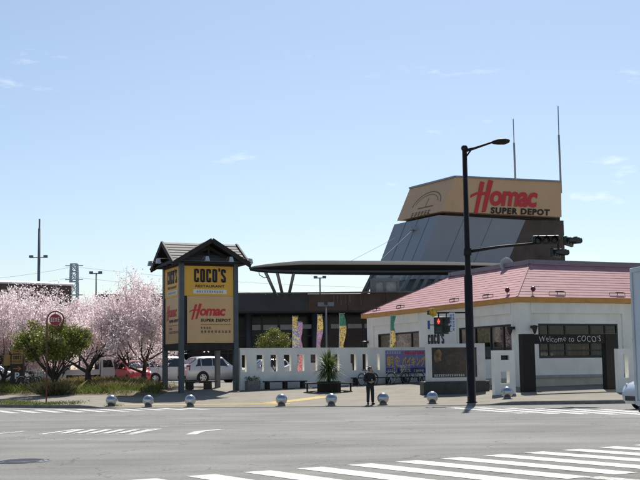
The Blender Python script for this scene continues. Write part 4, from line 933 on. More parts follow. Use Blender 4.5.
# ---- tall advertising banners on poles
m_bpole = mat('banner_pole', (.5, .5, .5), .5)
def banner(px, py, d, ytop, w, cols, label, lean, seed, name='advertising_banner'):
    w *= .72
    g = Gd(px, d); t = thing(name, g, 0, label, 'banner', 'advertising banners'); H = P(px, ytop, d).z - g.z
    MB().tube([(0, 0, -.05), (lean * .4, 0, H)], .018, 6).build('pole', m_bpole, t); MB().tube([(lean * .4, 0, H - .05), (lean * .4 + w * .8, 0, H - .03)], .012, 5).build('crossarm', m_bpole, t)
    r = random.Random(seed); n_ = 16; z0, z1 = .35, H - .08; ws = 4
    for k, (m_, f0, f1) in enumerate(cols):
        b = MB(); i0, i1 = round(f0 * n_), round(f1 * n_)
        for i in range(i0, i1 + 1):
            for j in range(ws + 1):
                f = 1 - i / n_; zz = lerp(z0, z1, f); x = lean * .4 * zz / H + w * j / ws * (.55 + .45 * abs(math.cos(seed + i * .35))); b.v.append((x, .10 * math.sin(i * .6 + j * .9 + seed) * j / ws, zz))
        for i in range(i1 - i0):
            for j in range(ws): a = i * (ws + 1) + j; b.f.append((a, a + 1, a + ws + 2, a + ws + 1)); b.mi.append(0)
        b.build('cloth_band', m_, t, True, recalc=False)
    M = basis((0, -.13, 0), (1, 0, 0), (0, 0, 1))
def print_mat(name, a, c, s):
    M = mat(name, a, .8, 0, .1, 3, trans=.35); n = M.node_tree; b = n.nodes['Principled BSDF']; src = b.inputs['Base Color'].links[0].from_socket; tr = [k for k in n.nodes if k.type == 'BSDF_TRANSLUCENT'][0]
    v = n.nodes.new('ShaderNodeTexNoise'); v.inputs['Scale'].default_value = s * 1.2; v.inputs['Detail'].default_value = 3; v.inputs['Distortion'].default_value = .6; geo = [k for k in n.nodes if k.type == 'NEW_GEOMETRY'][0]; n.links.new(geo.outputs['Position'], v.inputs['Vector'])
    r = n.nodes.new('ShaderNodeValToRGB'); r.color_ramp.elements[0].position = .50; r.color_ramp.elements[1].position = .54; mm = n.nodes.new('ShaderNodeMix'); mm.data_type = 'RGBA'; mm.inputs['B'].default_value = (*c, 1)
    n.links.new(v.outputs['Fac'], r.inputs['Fac']); n.links.new(r.outputs['Color'], mm.inputs['Factor']); n.links.new(src, mm.inputs['A'])
    for k in (b.inputs['Base Color'], tr.inputs['Color']): n.links.new(mm.outputs['Result'], k)
    return M
pm1 = print_mat('banner_blue_yellow', (.15, .18, .34), (.52, .42, .22), 9); pm2 = print_mat('banner_yellow', (.58, .43, .13), (.20, .16, .11), 10); pm3 = print_mat('banner_violet', (.27, .18, .34), (.48, .26, .32), 10); pm4 = print_mat('banner_red', (.60, .14, .15), (.62, .40, .40), 10); pm5 = print_mat('banner_green', (.03, .11, .085), (.06, .17, .13), 10)
banner(292.5, 350, 67, 315.5, .62, [(pm2, 0, .16), (pm1, .16, .8), (pm4, .8, 1)], 'blue and yellow banner with red foot beside the small green tree', .1, 1)
banner(299.3, 350, 68.5, 321, .4, [(pm3, 0, .65), (pm4, .65, 1)], 'narrow violet banner with red foot half behind the blue-yellow one', -.1, 3)
banner(315.5, 350, 67.5, 314, .5, [(pm2, 0, .25), (pm3, .25, .8), (pm4, .8, 1)], 'twisted violet banner with yellow top beside the slim lamp mast', .45, 2)
banner(338.8, 350, 68, 313, .6, [(pm5, 0, .2), (pm2, .2, .82), (pm3, .82, 1)], 'yellow banner with dark green top above the roof-racked van', .25, 5)
banner(389.5, 350, 67.2, 314.5, .5, [(pm5, 0, .22), (pm2, .22, .85), (pm3, .85, 1)], 'yellow banner in front of the restaurant window', .35, 7)
banner(57.8, 372, 67, 349.5, .38, [(m_wht, 0, .15), (pm4, .15, .5), (m_wht, .5, 1)], 'small orange-red and white banner behind the olive-green tree', .0, 9)
# ---- street lamp with signal arm
SLO = G(471.8, 403.0); sl_ = thing('street_lamp', SLO, 0, 'tall black street lamp pole carrying the traffic signals', 'street lamp'); D = SLO.y
def lp_(px, py, dd=0): return P(px, py, D + dd) - SLO
zt1 = lp_(467, 276).z; ztp = lp_(463, 146).z
MB().lathe([(.25, -.05), (.25, .03), (.19, .06), (.18, zt1), (.13, zt1 + .06), (.105, ztp), (.001, ztp + .03)], n=18).build('pole', m_pole, sl_, True)
a = Vector((0, 0, ztp - .22)); e = lp_(491.5, 142.5)
MB().tube([a, a.lerp(e, .35) + Vector((0, 0, -.02)), e], [.085, .06, .045], 8).bar(a + Vector((.05, 0, -.28)), a.lerp(e, .28), .05, .07).build('lamp_arm', m_pole, sl_, True)
h = lp_(510, 140.5); b = MB()
for i, (t, w, u, l) in enumerate(((0, .05, .04, .04), (.12, .10, .09, .09), (.35, .17, .14, .13), (.7, .18, .13, .16), (.95, .10, .05, .10), (1, .02, .0, .02))):
    c = e.lerp(h, t)
    for j in range(10): q = 2 * math.pi * j / 10; b.v.append((c.x, c.y + w * math.cos(q), c.z + (u if math.sin(q) > 0 else l) * math.sin(q)))
for i in range(5):
    for j in range(10): p = i * 10 + j; p2 = i * 10 + (j + 1) % 10; b.f.append((p, p2, p2 + 10, p + 10)); b.mi.append(0)
b.f += [tuple(range(10)), tuple(range(50, 60))]; b.mi += [0, 0]; b.build('lamp_head', m_pole, sl_, True)
MB().ball((0, 0, ztp - .1), .15, 8).build('pole_collar', m_pole, sl_, True)
MB().tube([lp_(469, 251.5), lp_(500, 246.6), lp_(550, 242)], [.075, .06, .05], 8).bar((0, 0, lp_(469, 252).z - .15), (0, 0, lp_(469, 252).z + .15), .30).build('signal_arm', m_pole, sl_, True)
MB().tube([lp_(470, 312.5), lp_(437, 312.8)], .04, 6).build('crossing_arm', m_pole, sl_)
# traffic signals (each hangs on the arm: things of their own)
m_house = mat('signal_housing', (.012, .014, .014), .45, 0, .2, 4); m_lens = [mat('lens_green', (.008, .028, .025), .3), mat('lens_amber', (.035, .020, .008), .3), mat('lens_red', (.030, .007, .006), .3)]
def signal(name, c, rz, label, n_=3, s=.36, group='traffic signals on the lamp pole arm', vis=.30):
    t = thing(name, c, rz, label, 'traffic light', group); L = n_ * s
    MB().box(-L / 2 - .05, L / 2 + .05, -.07, .10, -s / 2 - .02, s / 2 + .02).build('housing', m_house, t, bevel=.05)
    for i in range(n_):
        x = (i - (n_ - 1) / 2) * s; MB().lathe([(.145, -.10), (.10, -.125), (.001, -.135)], (x, 0, 0), 16, 'y').build('lens', m_lens[i % 3], t, True); b = MB(); k = 12
        for j in range(k + 1):
            q = R(-25 + 230 * j / k)
            for r_, y in ((.160, -.071), (.160, -.071 - vis), (.150, -.071 - vis), (.150, -.071)): b.v.append((x + r_ * math.cos(q), y + (0 if y > -.1 else (vis * .45 * max(0, -math.sin(q)))), r_ * math.sin(q)))
        for j in range(k):
            for w in range(4): a_, b_ = j * 4 + w, j * 4 + (w + 1) % 4; b.f.append((a_, b_, b_ + 4, a_ + 4)); b.mi.append(0)
        b.build('visor', mat('visor_metal', (.05, .052, .055), .3, .4), t, True)
    return t
signal('traffic_signal', SLO + lp_(546, 240.0), R(-6), 'horizontal three-lamp signal facing out from the lamp pole arm')
signal('traffic_signal', SLO + lp_(568.5, 241.5, .25), R(62), 'upper sideways signal at the tip of the lamp pole arm', vis=.42)
signal('traffic_signal', SLO + lp_(555.5, 253.3, .3), R(62), 'lower sideways signal hung below the lamp pole arm', vis=.42)
MB().tube([lp_(558, 241), lp_(558, 252)], .04, 6).build('signal_hanger', m_pole, sl_)
# pedestrian signals
ps = thing('pedestrian_signal', SLO + lp_(438.6, 325.4), R(-4), 'pedestrian signal with the red standing figure lit', 'traffic light'); s = .19
MB().box(-.20, .20, -.06, .14, -.37, .37).build('housing', m_house, ps, bevel=.02)
for zc, m_ in ((.18, None), (-.18, None)):
    MB().box(-.14, .14, -.072, -.062, zc - .14, zc + .14).build('lens', mat('red_lens', (.10, .008, .006), .3) if zc > 0 else m_lens[0], ps); b = MB(); b.box(-.17, .17, -.26, -.061, zc + .15, zc + .165).box(-.17, -.155, -.20, -.061, zc - .1, zc + .149).box(.155, .17, -.20, -.061, zc - .1, zc + .149); b.build('visor', m_house, ps)
m_glow = emat('lit_red_figure', (1, .10, .05), .8); b = MB(); b.ball((0, -.078, .255), .028, 6, 1, .3).box(-.035, .035, -.08, -.074, .13, .22).box(-.03, -.006, -.08, -.074, .06, .129).box(.006, .03, -.08, -.074, .06, .129).box(-.06, -.038, -.08, -.074, .13, .21).box(.038, .06, -.08, -.074, .13, .21); b.build('red_figure', m_glow, ps)
ps2 = thing('pedestrian_signal', SLO + lp_(446.3, 325.4, .1), R(70), 'dark pedestrian signal turned sideways beside the lit one', 'traffic light')
MB().box(-.20, .20, -.06, .14, -.37, .37).build('housing', m_house, ps2, bevel=.02)
for zc in (.18, -.18): MB().box(-.14, .14, -.072, -.062, zc - .14, zc + .14).build('lens', m_lens[2] if zc > 0 else m_lens[0], ps2); b = MB(); b.box(-.17, .17, -.26, -.061, zc + .15, zc + .165).box(-.17, -.155, -.20, -.061, zc - .1, zc + .149).box(.155, .17, -.20, -.061, zc - .1, zc + .149); b.build('visor', m_house, ps2)
for px in (438.6, 446.3): MB().tube([lp_(px, 312.8), lp_(px, 317.5)], .03, 6).build('signal_hanger', m_pole, sl_)
# plates on the crossing arm
m_plate = mat('white_plate', (.62, .66, .72), .6); m_bluep = mat('blue_plate', (.04, .08, .28), .6)
pt = thing('crossing_plate', SLO + lp_(452.3, 322, -.05), 0, 'pale plate with blue vertical characters beside the pedestrian signals', 'sign'); w, h = 5.6 / 22.6, 18.5 / 22.6
MB().box(-w / 2, w / 2, 0, .02, -h / 2, h / 2).build('plate', m_plate, pt); M = basis((-w / 2, -.001, -h / 2), (1, 0, 0), (0, 0, 1))
for k in range(2):
    for j in range(5 if k else 4): put2d('print', fit2d(glyph_bars(1, 60 + k * 7 + j), w * (.08 + .46 * k), w * (.46 + .46 * k), h * (.80 - .19 * j), h * (.94 - .19 * j)), M, m_bluep, pt, .003)
MB().tube([lp_(452.3, 312.6), lp_(452.3, 314)], .03, 6).build('signal_hanger', m_pole, sl_)
bp_ = thing('push_button_plate', SLO + lp_(428.8, 324.5, .05), 0, 'narrow blue plate on a stub left of the pedestrian signal', 'sign'); MB().box(-.05, .05, 0, .02, -.20, .17).build('plate', m_bluep, bp_); MB().box(-.04, .04, .001, .018, -.36, -.21).build('lower_plate', m_plate, bp_); MB().tube([(.04, .02, -.02), (.30, .05, -.02)], .02, 6).build('stub', m_pole, bp_)
sp_ = thing('crossing_speaker', SLO + lp_(431.5, 312.6, -.05), R(20), 'small yellow and black horn at the end of the crossing arm', 'speaker')
MB().lathe([(.05, .16), (.10, .04), (.17, -.12), (.19, -.16), (.17, -.165), (.08, -.02), (.001, .0)], (0, 0, 0), 16, 'y').build('horn', mat('yellow_horn', (.55, .36, .03), .35, 0, .5, 9), sp_, True); MB().box(-.1, .1, .08, .26, -.09, .11).build('driver_box', m_house, sp_, bevel=.02); MB().box(-.06, .10, -.05, .15, .15, .19).build('glint_plate', mat('glint_paint', (.75, .75, .72), .2, .6), sp_)  # the top plate is a glint put in as bright colour
MB().tube([lp_(437, 312.8), lp_(432.5, 312.6, .05)], .03, 6).build('arm_tip', m_pole, sl_)

# ---- red round stop sign on hooked pole
m_rust = mat('red_brown_pole', (.125, .038, .028), .6, .1, .35, 6); m_disc = mat('red_disc', (.30, .022, .03), .5, 0, .1, 4)
BO_ = G(46.2, 403.0); bs = thing('stop_sign', BO_, 0, 'red-brown hooked pole with round red disc and white characters', 'sign'); bsp = lambda px, py, dd=0: P(px, py, BO_.y + dd) - BO_
c = bsp(55.4, 319.8); rr = 8.4 / FPX * BO_.y
arcp = [c + Vector((rr * math.cos(R(t)), 0, rr * math.sin(R(t)))) for t in range(180, -91, -18)]
MB().tube([(0, 0, -.1), (0, 0, c.z * .5), arcp[0] + Vector((0, 0, -.3))] + arcp, .035, 8).build('hooked_pole', m_rust, bs, True)
MB().lathe([(.001, -.03), (5.7 / FPX * BO_.y, -.03), (5.7 / FPX * BO_.y, .03), (.001, .03)], c, 28, 'y').build('disc', m_disc, bs)
MB().ring(c, 5.75 / FPX * BO_.y, .018, 'y', 28, 6).build('disc_rim', mat('pale_rim', (.45, .36, .36), .6), bs)
q = BO_.y / FPX; M = basis(c + Vector((0, -.031, 0)), (1, 0, 0), (0, 0, 1)); put2d('white_characters', fit2d(glyph_bars(4, 71), -4.6 * q, 4.4 * q, -1.9 * q, 2.3 * q), M, m_wht, bs, .004)
for dx, dz in ((0, rr - .02), (rr * .87, -rr * .5)): MB().bar(c + Vector((dx * .68, 0, dz * .68 if dz > 0 else dz * .6)), c + Vector((dx, 0, dz)), .025).build('hanger', m_rust, bs)

# ---- parking board
m_brn = mat('dark_brown_board', (.030, .018, .012), .6, 0, .2, 3); m_or = mat('orange_panel', (.50, .20, .045), .6, 0, .15, 4); m_gold = mat('gold_panel', (.38, .22, .06), .6, 0, .2, 6)
PB = Gd(17, 66.5); PB.z = verge_z(PB.x, PB.y) - .05; pb_ = thing('parking_board', PB, 0, 'brown parking board with orange panel, arrow and letter P', 'sign'); pq = lambda px, py: (lambda v: (v.x, v.z))(P(px, py, PB.y) - PB)
x0, z0 = pq(10.2, 386); x1, z1 = pq(23.8, 353.5); MB().box(x0, x1, 0, .25, -.3, z1).build('board', m_brn, pb_)
a = pq(11.8, 364); c = pq(22.8, 354.6); pn = MB().box(a[0], c[0], -.03, -.003, a[1], c[1]).build('gold_panel', m_gold, pb_); M = basis((a[0], -.031, a[1]), (1, 0, 0), (0, 0, 1)); w, h = c[0] - a[0], c[1] - a[1]
put2d('print', fit2d(heavy_letters("COCO'S"), w * .12, w * .88, h * .50, h * .90), M, m_ink, pn, .003); put2d('print', fit2d(glyph_bars(7, 3), w * .08, w * .92, h * .14, h * .36), M, m_ink, pn, .003)
a = pq(10.5, 353.5); c = pq(22.0, 346.5); MB().lathe([(.001, 0), (.34, 0), (.34, .06), (.001, .06)], ((a[0] + c[0]) / 2, .05, a[1] + .06), 20, 'y').build('round_top', m_or, pb_)
a = pq(3.2, 365.5); c = pq(10.0, 355.0); MB().box(a[0], c[0], .05, .12, a[1], c[1]).build('side_panel', m_gold, pb_)
M = basis((0, -.001, 0), (1, 0, 0), (0, 0, 1)); ax0, az = pq(13, 368.7); ax1, _z = pq(20.6, 368.7)
put2d('arrow', join2d([stroke([(ax0, az), (ax1, az)], .05), stroke([(ax1 - .16, az + .13), (ax1 + .01, az), (ax1 - .16, az - .13)], .05)]), M, m_or, pb_, .004)
a = pq(14.8, 379); c = pq(19.6, 372.3); put2d('letter', fit2d(text2d('P', .03), a[0], c[0], a[1], c[1]), M, m_wht, pb_, .004)

# ================================================================== VEHICLES
m_tyre = mat('tyre_rubber', (.015, .015, .015), .85, 0, .2, 9); m_rim = mat('alloy_rim', (.50, .51, .53), .3, .8, .05, 9); m_cglass = glass('car_glass', (.014, .018, .020)); m_trim = mat('black_trim', (.014, .014, .015), .5); m_head = mat('headlamp_glass', (.55, .58, .60), .12, .3); m_tail = mat('tail_lamp', (.28, .015, .012), .25)
def paintm(name, col, metal=.25): return mat(name, col, .32, metal, .02, 2, coat=.7)
def car(loc, rz, label, paint_, L, W, H, hood, cowl, roof0, roof1, tail, belt, wb, rw_, hatch=True, rack=False, cat='car', name='parked_car', alloy=True, wins=None):
    """x runs from nose (0) to tail (L), centred; hood/tail = heights; cowl, roof0, roof1 = x of windscreen foot, roof start, roof end"""
    t = thing(name, loc, rz, label, cat); gc = .20
    top = [(0, hood * .62), (.10, hood * .80), (.35, hood * .92), (cowl, hood), (roof0, H - .05), ((roof0 + roof1) / 2, H), (roof1, H - .04), (L - .12, tail), (L - .03, tail * .92), (L, tail * .72)]
    wid = [(0, .80), (.12, .90), (.45, .97), (1.0, 1.0), (L - .8, 1.0), (L - .25, .95), (L, .86)]
    X = lambda v: [q[0] for q in v]; Y = lambda v: [q[1] for q in v]
    xs_ = sorted(set([0, .05, .12, .25, .45, .75, cowl * .6, cowl, lerp(cowl, roof0, .5), roof0, L - .25, L - .12, L - .03, L] + [roof0 + (roof1 - roof0) * i / 5 for i in range(6)] + [lerp(roof1, L - .12, .5)]))
    def sec(x):
        zt_, w = interp(x, X(top), Y(top)), interp(x, X(wid), Y(wid)) * W / 2; zb = gc + (.10 if x < .1 or x > L - .1 else 0)
        cab = smooth((zt_ - belt + .02) / .45); bl = min(belt, zt_ - .06); wr = w * lerp(.90, .80, cab)
        return [(w * .86, zb), (w * .97, zb + .14), (w, lerp(zb, bl, .55)), (w * .97, bl), (wr, zt_ - .05 * (1 + cab * .6)), (wr * .80, zt_ - .004), (wr * .4, zt_ + .012)]
    b = MB(); k = 14
    for x in xs_:
        s_ = sec(x); b.v += [(x - L / 2, -y, z_) for y, z_ in s_] + [(x - L / 2, y, z_) for y, z_ in reversed(s_)]
    for i in range(len(xs_) - 1):
        for j in range(k): a = i * k + j; a2 = i * k + (j + 1) % k; b.f.append((a, a2, a2 + k, a + k)); b.mi.append(0)
    b.f += [tuple(range(k)), tuple(range((len(xs_) - 1) * k, len(xs_) * k))]; b.mi += [0, 0]
    body = b.build('body', paint_, t, 'edge')
    def side(x, f, sgn, off=.008): s_ = sec(x); p, q = s_[3], s_[4]; return (x - L / 2, sgn * (lerp(p[0], q[0], f) + off), lerp(p[1], q[1], f))
    sp_ = roof1 - roof0; wins = wins or [(cowl + (roof0 - cowl) * .55, roof0 + .05, roof0 + sp_ * .44), (roof0 + sp_ * .47, roof0 + sp_ * .47, roof0 + sp_ * .90), (roof0 + sp_ * .935, roof0 + sp_ * .935, roof1 + (L - roof1) * .35)]
    for sgn in (-1, 1):
        for wi, (xa, xat, xb) in enumerate(wins):
            b = MB(); n_ = 5; xbt = xb if wi < len(wins) - 1 else min(xb, roof1 + .02)
            for i in range(n_ + 1):
                for f in (.10, .5, .90): x = lerp(lerp(xa, xat, f), lerp(xb, xbt, f), i / n_); b.v.append(side(x, f, sgn))
            for i in range(n_):
                for j in range(2): a = i * 3 + j; b.f.append((a, a + 1, a + 4, a + 3)); b.mi.append(0)
            b.build('side_window', m_cglass, t, True, recalc=False)
        for xd in (wins[0][2] + sp_ * .015, wins[1][2] + .02): s_ = sec(xd); MB().poly([(xd - L / 2 - .006, sgn * (s_[2][0] + .004), s_[2][1] - .2), (xd - L / 2 + .006, sgn * (s_[2][0] + .004), s_[2][1] - .2), (xd - L / 2 + .006, sgn * (s_[3][0] + .004), s_[3][1]), (xd - L / 2 - .006, sgn * (s_[3][0] + .004), s_[3][1])]).build('door_seam', m_trim, t)
        for wx in (rw_ * 1.25 + .38, rw_ * 1.25 + .38 + wb):
            w = interp(wx, X(wid), Y(wid)) * W / 2
            MB().lathe([(rw_ * 1.22, w - .05), (rw_ * 1.22, w + .006), (.01, w + .006)], (wx - L / 2, 0, rw_ + .01), 22, 'y').xf(Matrix.Scale(sgn, 4, (0, 1, 0))).build('wheel_arch', m_trim, t)
            wh = MB().lathe([(rw_ * .6, w - .14), (rw_ * .98, w - .13), (rw_, w - .04), (rw_ * .97, w + .03), (rw_ * .66, w + .035)], (wx - L / 2, 0, rw_), 22, 'y').xf(Matrix.Scale(sgn, 4, (0, 1, 0))).build('wheel', m_tyre, t, True)
            b = MB(); b.lathe([(rw_ * .66, w + .040), (rw_ * .60, w + .037), (.03, w + .042)], (wx - L / 2, 0, rw_), 18, 'y')
            b.xf(Matrix.Scale(sgn, 4, (0, 1, 0))).build('rim', m_trim if alloy else m_rim, wh)
            if alloy:
                b = MB()
                for q in range(5):
                    a = q * 1.2566; cx_, cz_ = math.cos(a), math.sin(a); px_, pz_ = -cz_ * .05, cx_ * .05; c0 = (wx - L / 2, rw_); y0 = sgn * (w + .055); r1 = rw_ * .64
                    b.poly([(c0[0] + px_, y0, c0[1] + pz_), (c0[0] - px_, y0, c0[1] - pz_), (c0[0] + cx_ * r1 - px_ * 1.2, y0 - sgn * .008, c0[1] + cz_ * r1 - pz_ * 1.2), (c0[0] + cx_ * r1 + px_ * 1.2, y0 - sgn * .008, c0[1] + cz_ * r1 + pz_ * 1.2)])
                b.ring((wx - L / 2, sgn * (w + .035), rw_), rw_ * .63, .022, 'y', 22, 6); b.build('rim_spokes', m_rim, wh)
        m0 = side(wins[0][0] + .12, .05, sgn, 0); MB().ball((m0[0], m0[1] + sgn * .10, m0[2] + .04), .1, 6, .7, 1, .75).build('mirror', paint_, t, True)
        z0, z1 = hood * .66, hood * .86
        MB().poly([(.03 - L / 2, sgn * W * .24, z0), (.16 - L / 2, sgn * W * .452, z0 + .05), (.36 - L / 2, sgn * W * .478, z1 - .02), (.12 - L / 2, sgn * W * .30, z1)]).xf(Matrix.Translation((-.012, sgn * .012, .008))).build('headlight', m_head, t)
        zl0, zl1 = tail * .72, min(tail * 1.02, belt + .25); MB().hexa([(L / 2 - .20, sgn * W * .475, zl0), (L / 2 - .02, sgn * W * .39, zl0), (L / 2 - .05, sgn * W * .31, zl0), (L / 2 - .25, sgn * W * .38, zl0)], [(L / 2 - .24, sgn * W * .47, zl1), (L / 2 - .045, sgn * W * .385, zl1), (L / 2 - .07, sgn * W * .33, zl1), (L / 2 - .28, sgn * W * .38, zl1)]).build('tail_light', m_tail, t)
    def band(x0, x1, nm):
        b = MB(); s0, s1 = sec(x0), sec(x1); up = Vector((-.010 if x0 < L / 2 else .010, 0, .012)); r0 = [(x0 - L / 2, y, z_) for y, z_ in ((-s0[5][0] * 1.08, s0[5][1]), (0, s0[6][1]), (s0[5][0] * 1.08, s0[5][1]))]; r1 = [(x1 - L / 2, y, z_) for y, z_ in ((-s1[5][0] * 1.08, s1[5][1]), (0, s1[6][1]), (s1[5][0] * 1.08, s1[5][1]))]
        for i in range(2): b.poly([Vector(q) + up for q in (r0[i], r0[i + 1], r1[i + 1], r1[i])])
        b.build(nm, m_cglass, t)
    band(lerp(cowl, roof0, .05), lerp(cowl, roof0, .95), 'windscreen'); band(lerp(roof1, L - .12, .08), lerp(roof1, L - .12, .80), 'rear_window')
    MB().box(-L / 2 - .012, -L / 2 + .10, -W * .25, W * .25, .32, hood * .44).build('front_grille', m_trim, t); MB().box(L / 2 - .1, L / 2 + .012, -W * .36, W * .36, .28, .48).build('rear_bumper', m_trim, t)
    MB().box(L / 2 - .1, L / 2 + .018, -.17, .17, .52, .68).build('number_plate', m_wht, t)
    if rack:
        for sgn in (-1, 1): MB().bar((roof0 - L / 2 + .2, sgn * W * .33, H + .07), (roof1 - L / 2 - .2, sgn * W * .33, H + .07), .04).build('roof_rail', m_rim, t)
        for q in (.25, .75): x = lerp(roof0, roof1, q) - L / 2; MB().bar((x, -W * .36, H + .08), (x, W * .36, H + .08), .05).build('roof_bar', m_rim, t)
    return t
p_silver = paintm('silver_paint', (.62, .63, .64), .25); p_white = paintm('white_car_paint', (.70, .70, .69), 0); p_redc = paintm('red_car_paint', (.55, .03, .035), .1); p_blue = paintm('pale_blue_silver_paint', (.48, .53, .60), .3)
def lot(px, d): g = Gd(px, d); g.z = zt(g.x, g.y); return g
# silver SUV seen from its rear corner: tail towards us on the left, nose away to the right
car(lot(214, 73.8), R(180 + 30), 'silver SUV with tall tail lamps parked behind the pylon sign', p_silver, 4.5, 1.8, 1.70, 1.02, 1.15, 1.95, 3.65, 1.12, 1.02, 2.62, .34)
car(lot(170, 76.5), R(180 + 22), 'white minivan parked behind the left post of the pylon sign', p_white, 4.6, 1.7, 1.78, 1.0, .75, 1.6, 4.1, 1.15, 1.0, 2.75, .31)
car(lot(132.5, 74.5), R(118), 'red hatchback parked under the cherry trees', p_redc, 3.6, 1.5, 1.52, .95, .75, 1.45, 3.0, 1.0, .92, 2.36, .28, alloy=False)
car(lot(316, 71.5), R(4), 'white van with roof rack parked behind the slotted wall', p_white, 4.5, 1.7, 1.95, 1.1, .55, 1.35, 4.1, 1.25, 1.1, 2.7, .31, rack=True, alloy=False)
car(lot(264, 73.5), R(20), 'silver hatchback glimpsed through the left slots of the wall', p_silver, 3.9, 1.66, 1.5, .95, .9, 1.65, 3.2, 1.02, .92, 2.4, .29)
car(lot(-4, 79), R(184), 'silver sedan tail beside the parking board', p_blue, 4.4, 1.7, 1.45, .92, 1.15, 1.9, 3.2, 1.0, .90, 2.6, .30)
rc = road_at(689, 408.5); car((rc.x, rc.y, 0), R(10), 'pale silver car nosing out behind the box truck', p_blue, 4.5, 1.76, 1.68, 1.10, 1.1, 1.85, 3.7, 1.16, 1.0, 2.6, .33, name='waiting_car')

# ---- white flatbed mini truck among the cherry trees
FT = lot(93, 76); ft = thing('flatbed_truck', FT, R(6), 'white mini flatbed truck parked behind the cherry trunks', 'truck'); b = MB()
b.hexa([(.55, -.72, .35), (1.65, -.72, .35), (1.65, .72, .35), (.55, .72, .35)], [(.55, -.68, 1.75), (1.30, -.68, 1.75), (1.30, .68, 1.75), (.55, .68, 1.75)]); b.build('cab', p_white, ft, bevel=.05)
b = MB(); b.poly([(.72, -.712, 1.10), (1.40, -.712, 1.10), (1.24, -.694, 1.58), (.72, -.694, 1.58)]); b.xf(Matrix.Translation((0, -.012, 0))).build('side_window', m_cglass, ft); MB().poly([(1.58, -.62, 1.0), (1.58, .62, 1.0), (1.36, .6, 1.62), (1.36, -.6, 1.62)]).xf(Matrix.Translation((.03, 0, 0))).build('windscreen', m_cglass, ft)
MB().box(-1.75, .50, -.72, .72, .62, .68).build('bed_floor', p_white, ft)
for y0, y1 in ((-.72, -.68), (.68, .72)): MB().box(-1.75, .50, y0, y1, .681, .97).build('side_board', p_white, ft)
MB().box(-1.75, -1.71, -.679, .679, .681, .97).build('tail_board', p_white, ft); MB().box(.44, .50, -.679, .679, .681, 1.7).build('guard_frame', p_white, ft); MB().box(-1.7, 1.5, -.5, .5, .34, .61).build('chassis', m_trim, ft)
for x in (-1.05, 1.15):
    for s_ in (-1, 1): wh = MB().lathe([(.16, .52), (.25, .52), (.26, .60), (.25, .69), (.15, .70), (.001, .66)], (x, 0, .26), 18, 'y').xf(Matrix.Scale(s_, 4, (0, 1, 0))).build('wheel', m_tyre, ft, True); MB().lathe([(.14, .705), (.001, .69)], (x, 0, .26), 14, 'y').xf(Matrix.Scale(s_, 4, (0, 1, 0))).build('rim', m_rim, wh)
for s_ in (-1, 1): MB().box(1.60, 1.67, s_ * .5 - .12, s_ * .5 + .12, .62, .78).build('headlight', m_head, ft)

# ---- box truck at the right edge: only the far corner of its body reaches into view
m_box = mat('silver_blue_box_panel', (.42, .47, .54), .45, .15, .06, 1, dirt=.12); m_edge = mat('box_edge_rail', (.36, .40, .44), .4, .4)
e0 = P(630.6, 300, 21.6); tdir = Vector((.235, -.972, 0)); trz = math.atan2(tdir.y, tdir.x)
bt = thing('box_truck', (e0.x, e0.y, 0), trz, 'silver-blue box truck body corner by the right-hand road', 'truck')   # local x = towards its cab, local y = left of that
zt_b = P(630, 268.5, 21.6).z; zb_b = .86
MB().box(.06, 4.3, .02, 2.0, zb_b, zt_b - .05).build('box_body', m_box, bt)
for k in range(1, 6): MB().box(k * .72 - .01, k * .72 + .01, .008, .019, zb_b + .1, zt_b - .12).build('panel_seam', m_edge, bt)
b = MB(); b.box(0, .08, 0, .09, zb_b - .02, zt_b).box(.081, 4.3, -.005, .06, zt_b - .09, zt_b).box(.081, 4.3, -.005, .06, zb_b - .04, zb_b + .07).box(0, .08, 1.93, 2.01, zb_b - .02, zt_b).box(0, .08, .091, 1.929, zt_b - .09, zt_b); b.build('edge_rail', m_edge, bt, bevel=.01)
for z_ in (zb_b + .4, zb_b + 1.2, zt_b - .4): MB().box(-.05, .02, .02, .16, z_ - .04, z_ + .04).build('door_hinge', m_edge, bt)
for y0 in (.1, 1.02): MB().box(-.02, .0, y0, y0 + .88, zb_b + .05, zt_b - .11).build('rear_door', m_box, bt)
MB().box(0, 6.0, .55, 1.45, .48, .78).build('chassis', m_trim, bt); MB().box(-.06, .06, .1, 1.9, .70, .80).build('rear_bumper', m_trim, bt); MB().box(.62, .66, .06, .5, .30, .79).build('mud_flap', m_trim, bt)
MB().hexa([(4.45, .05, .45), (6.1, .05, .45), (6.1, 1.95, .45), (4.45, 1.95, .45)], [(4.45, .1, 2.35), (5.85, .1, 2.35), (5.85, 1.9, 2.35), (4.45, 1.9, 2.35)]).build('cab', p_white, bt, bevel=.08)
MB().poly([(6.05, .2, 1.3), (6.05, 1.8, 1.3), (5.90, 1.75, 2.2), (5.90, .25, 2.2)]).xf(Matrix.Translation((.05, 0, 0))).build('windscreen', m_cglass, bt)
for y_ in (.04, 1.96): MB().poly([(4.75, y_, 1.35), (5.75, y_, 1.35), (5.65, y_ + (.04 if y_ < 1 else -.04), 2.15), (4.75, y_ + (.04 if y_ < 1 else -.04), 2.15)]).build('side_window', m_cglass, bt)
for x in (1.1, 5.2):
    for y0, y1 in ((.08, .34), (1.66, 1.92)): MB().lathe([(.2, y0), (.38, y0), (.40, (y0 + y1) / 2), (.38, y1), (.2, y1)], (x, 0, .40), 20, 'y').build('wheel', m_tyre, bt, True)

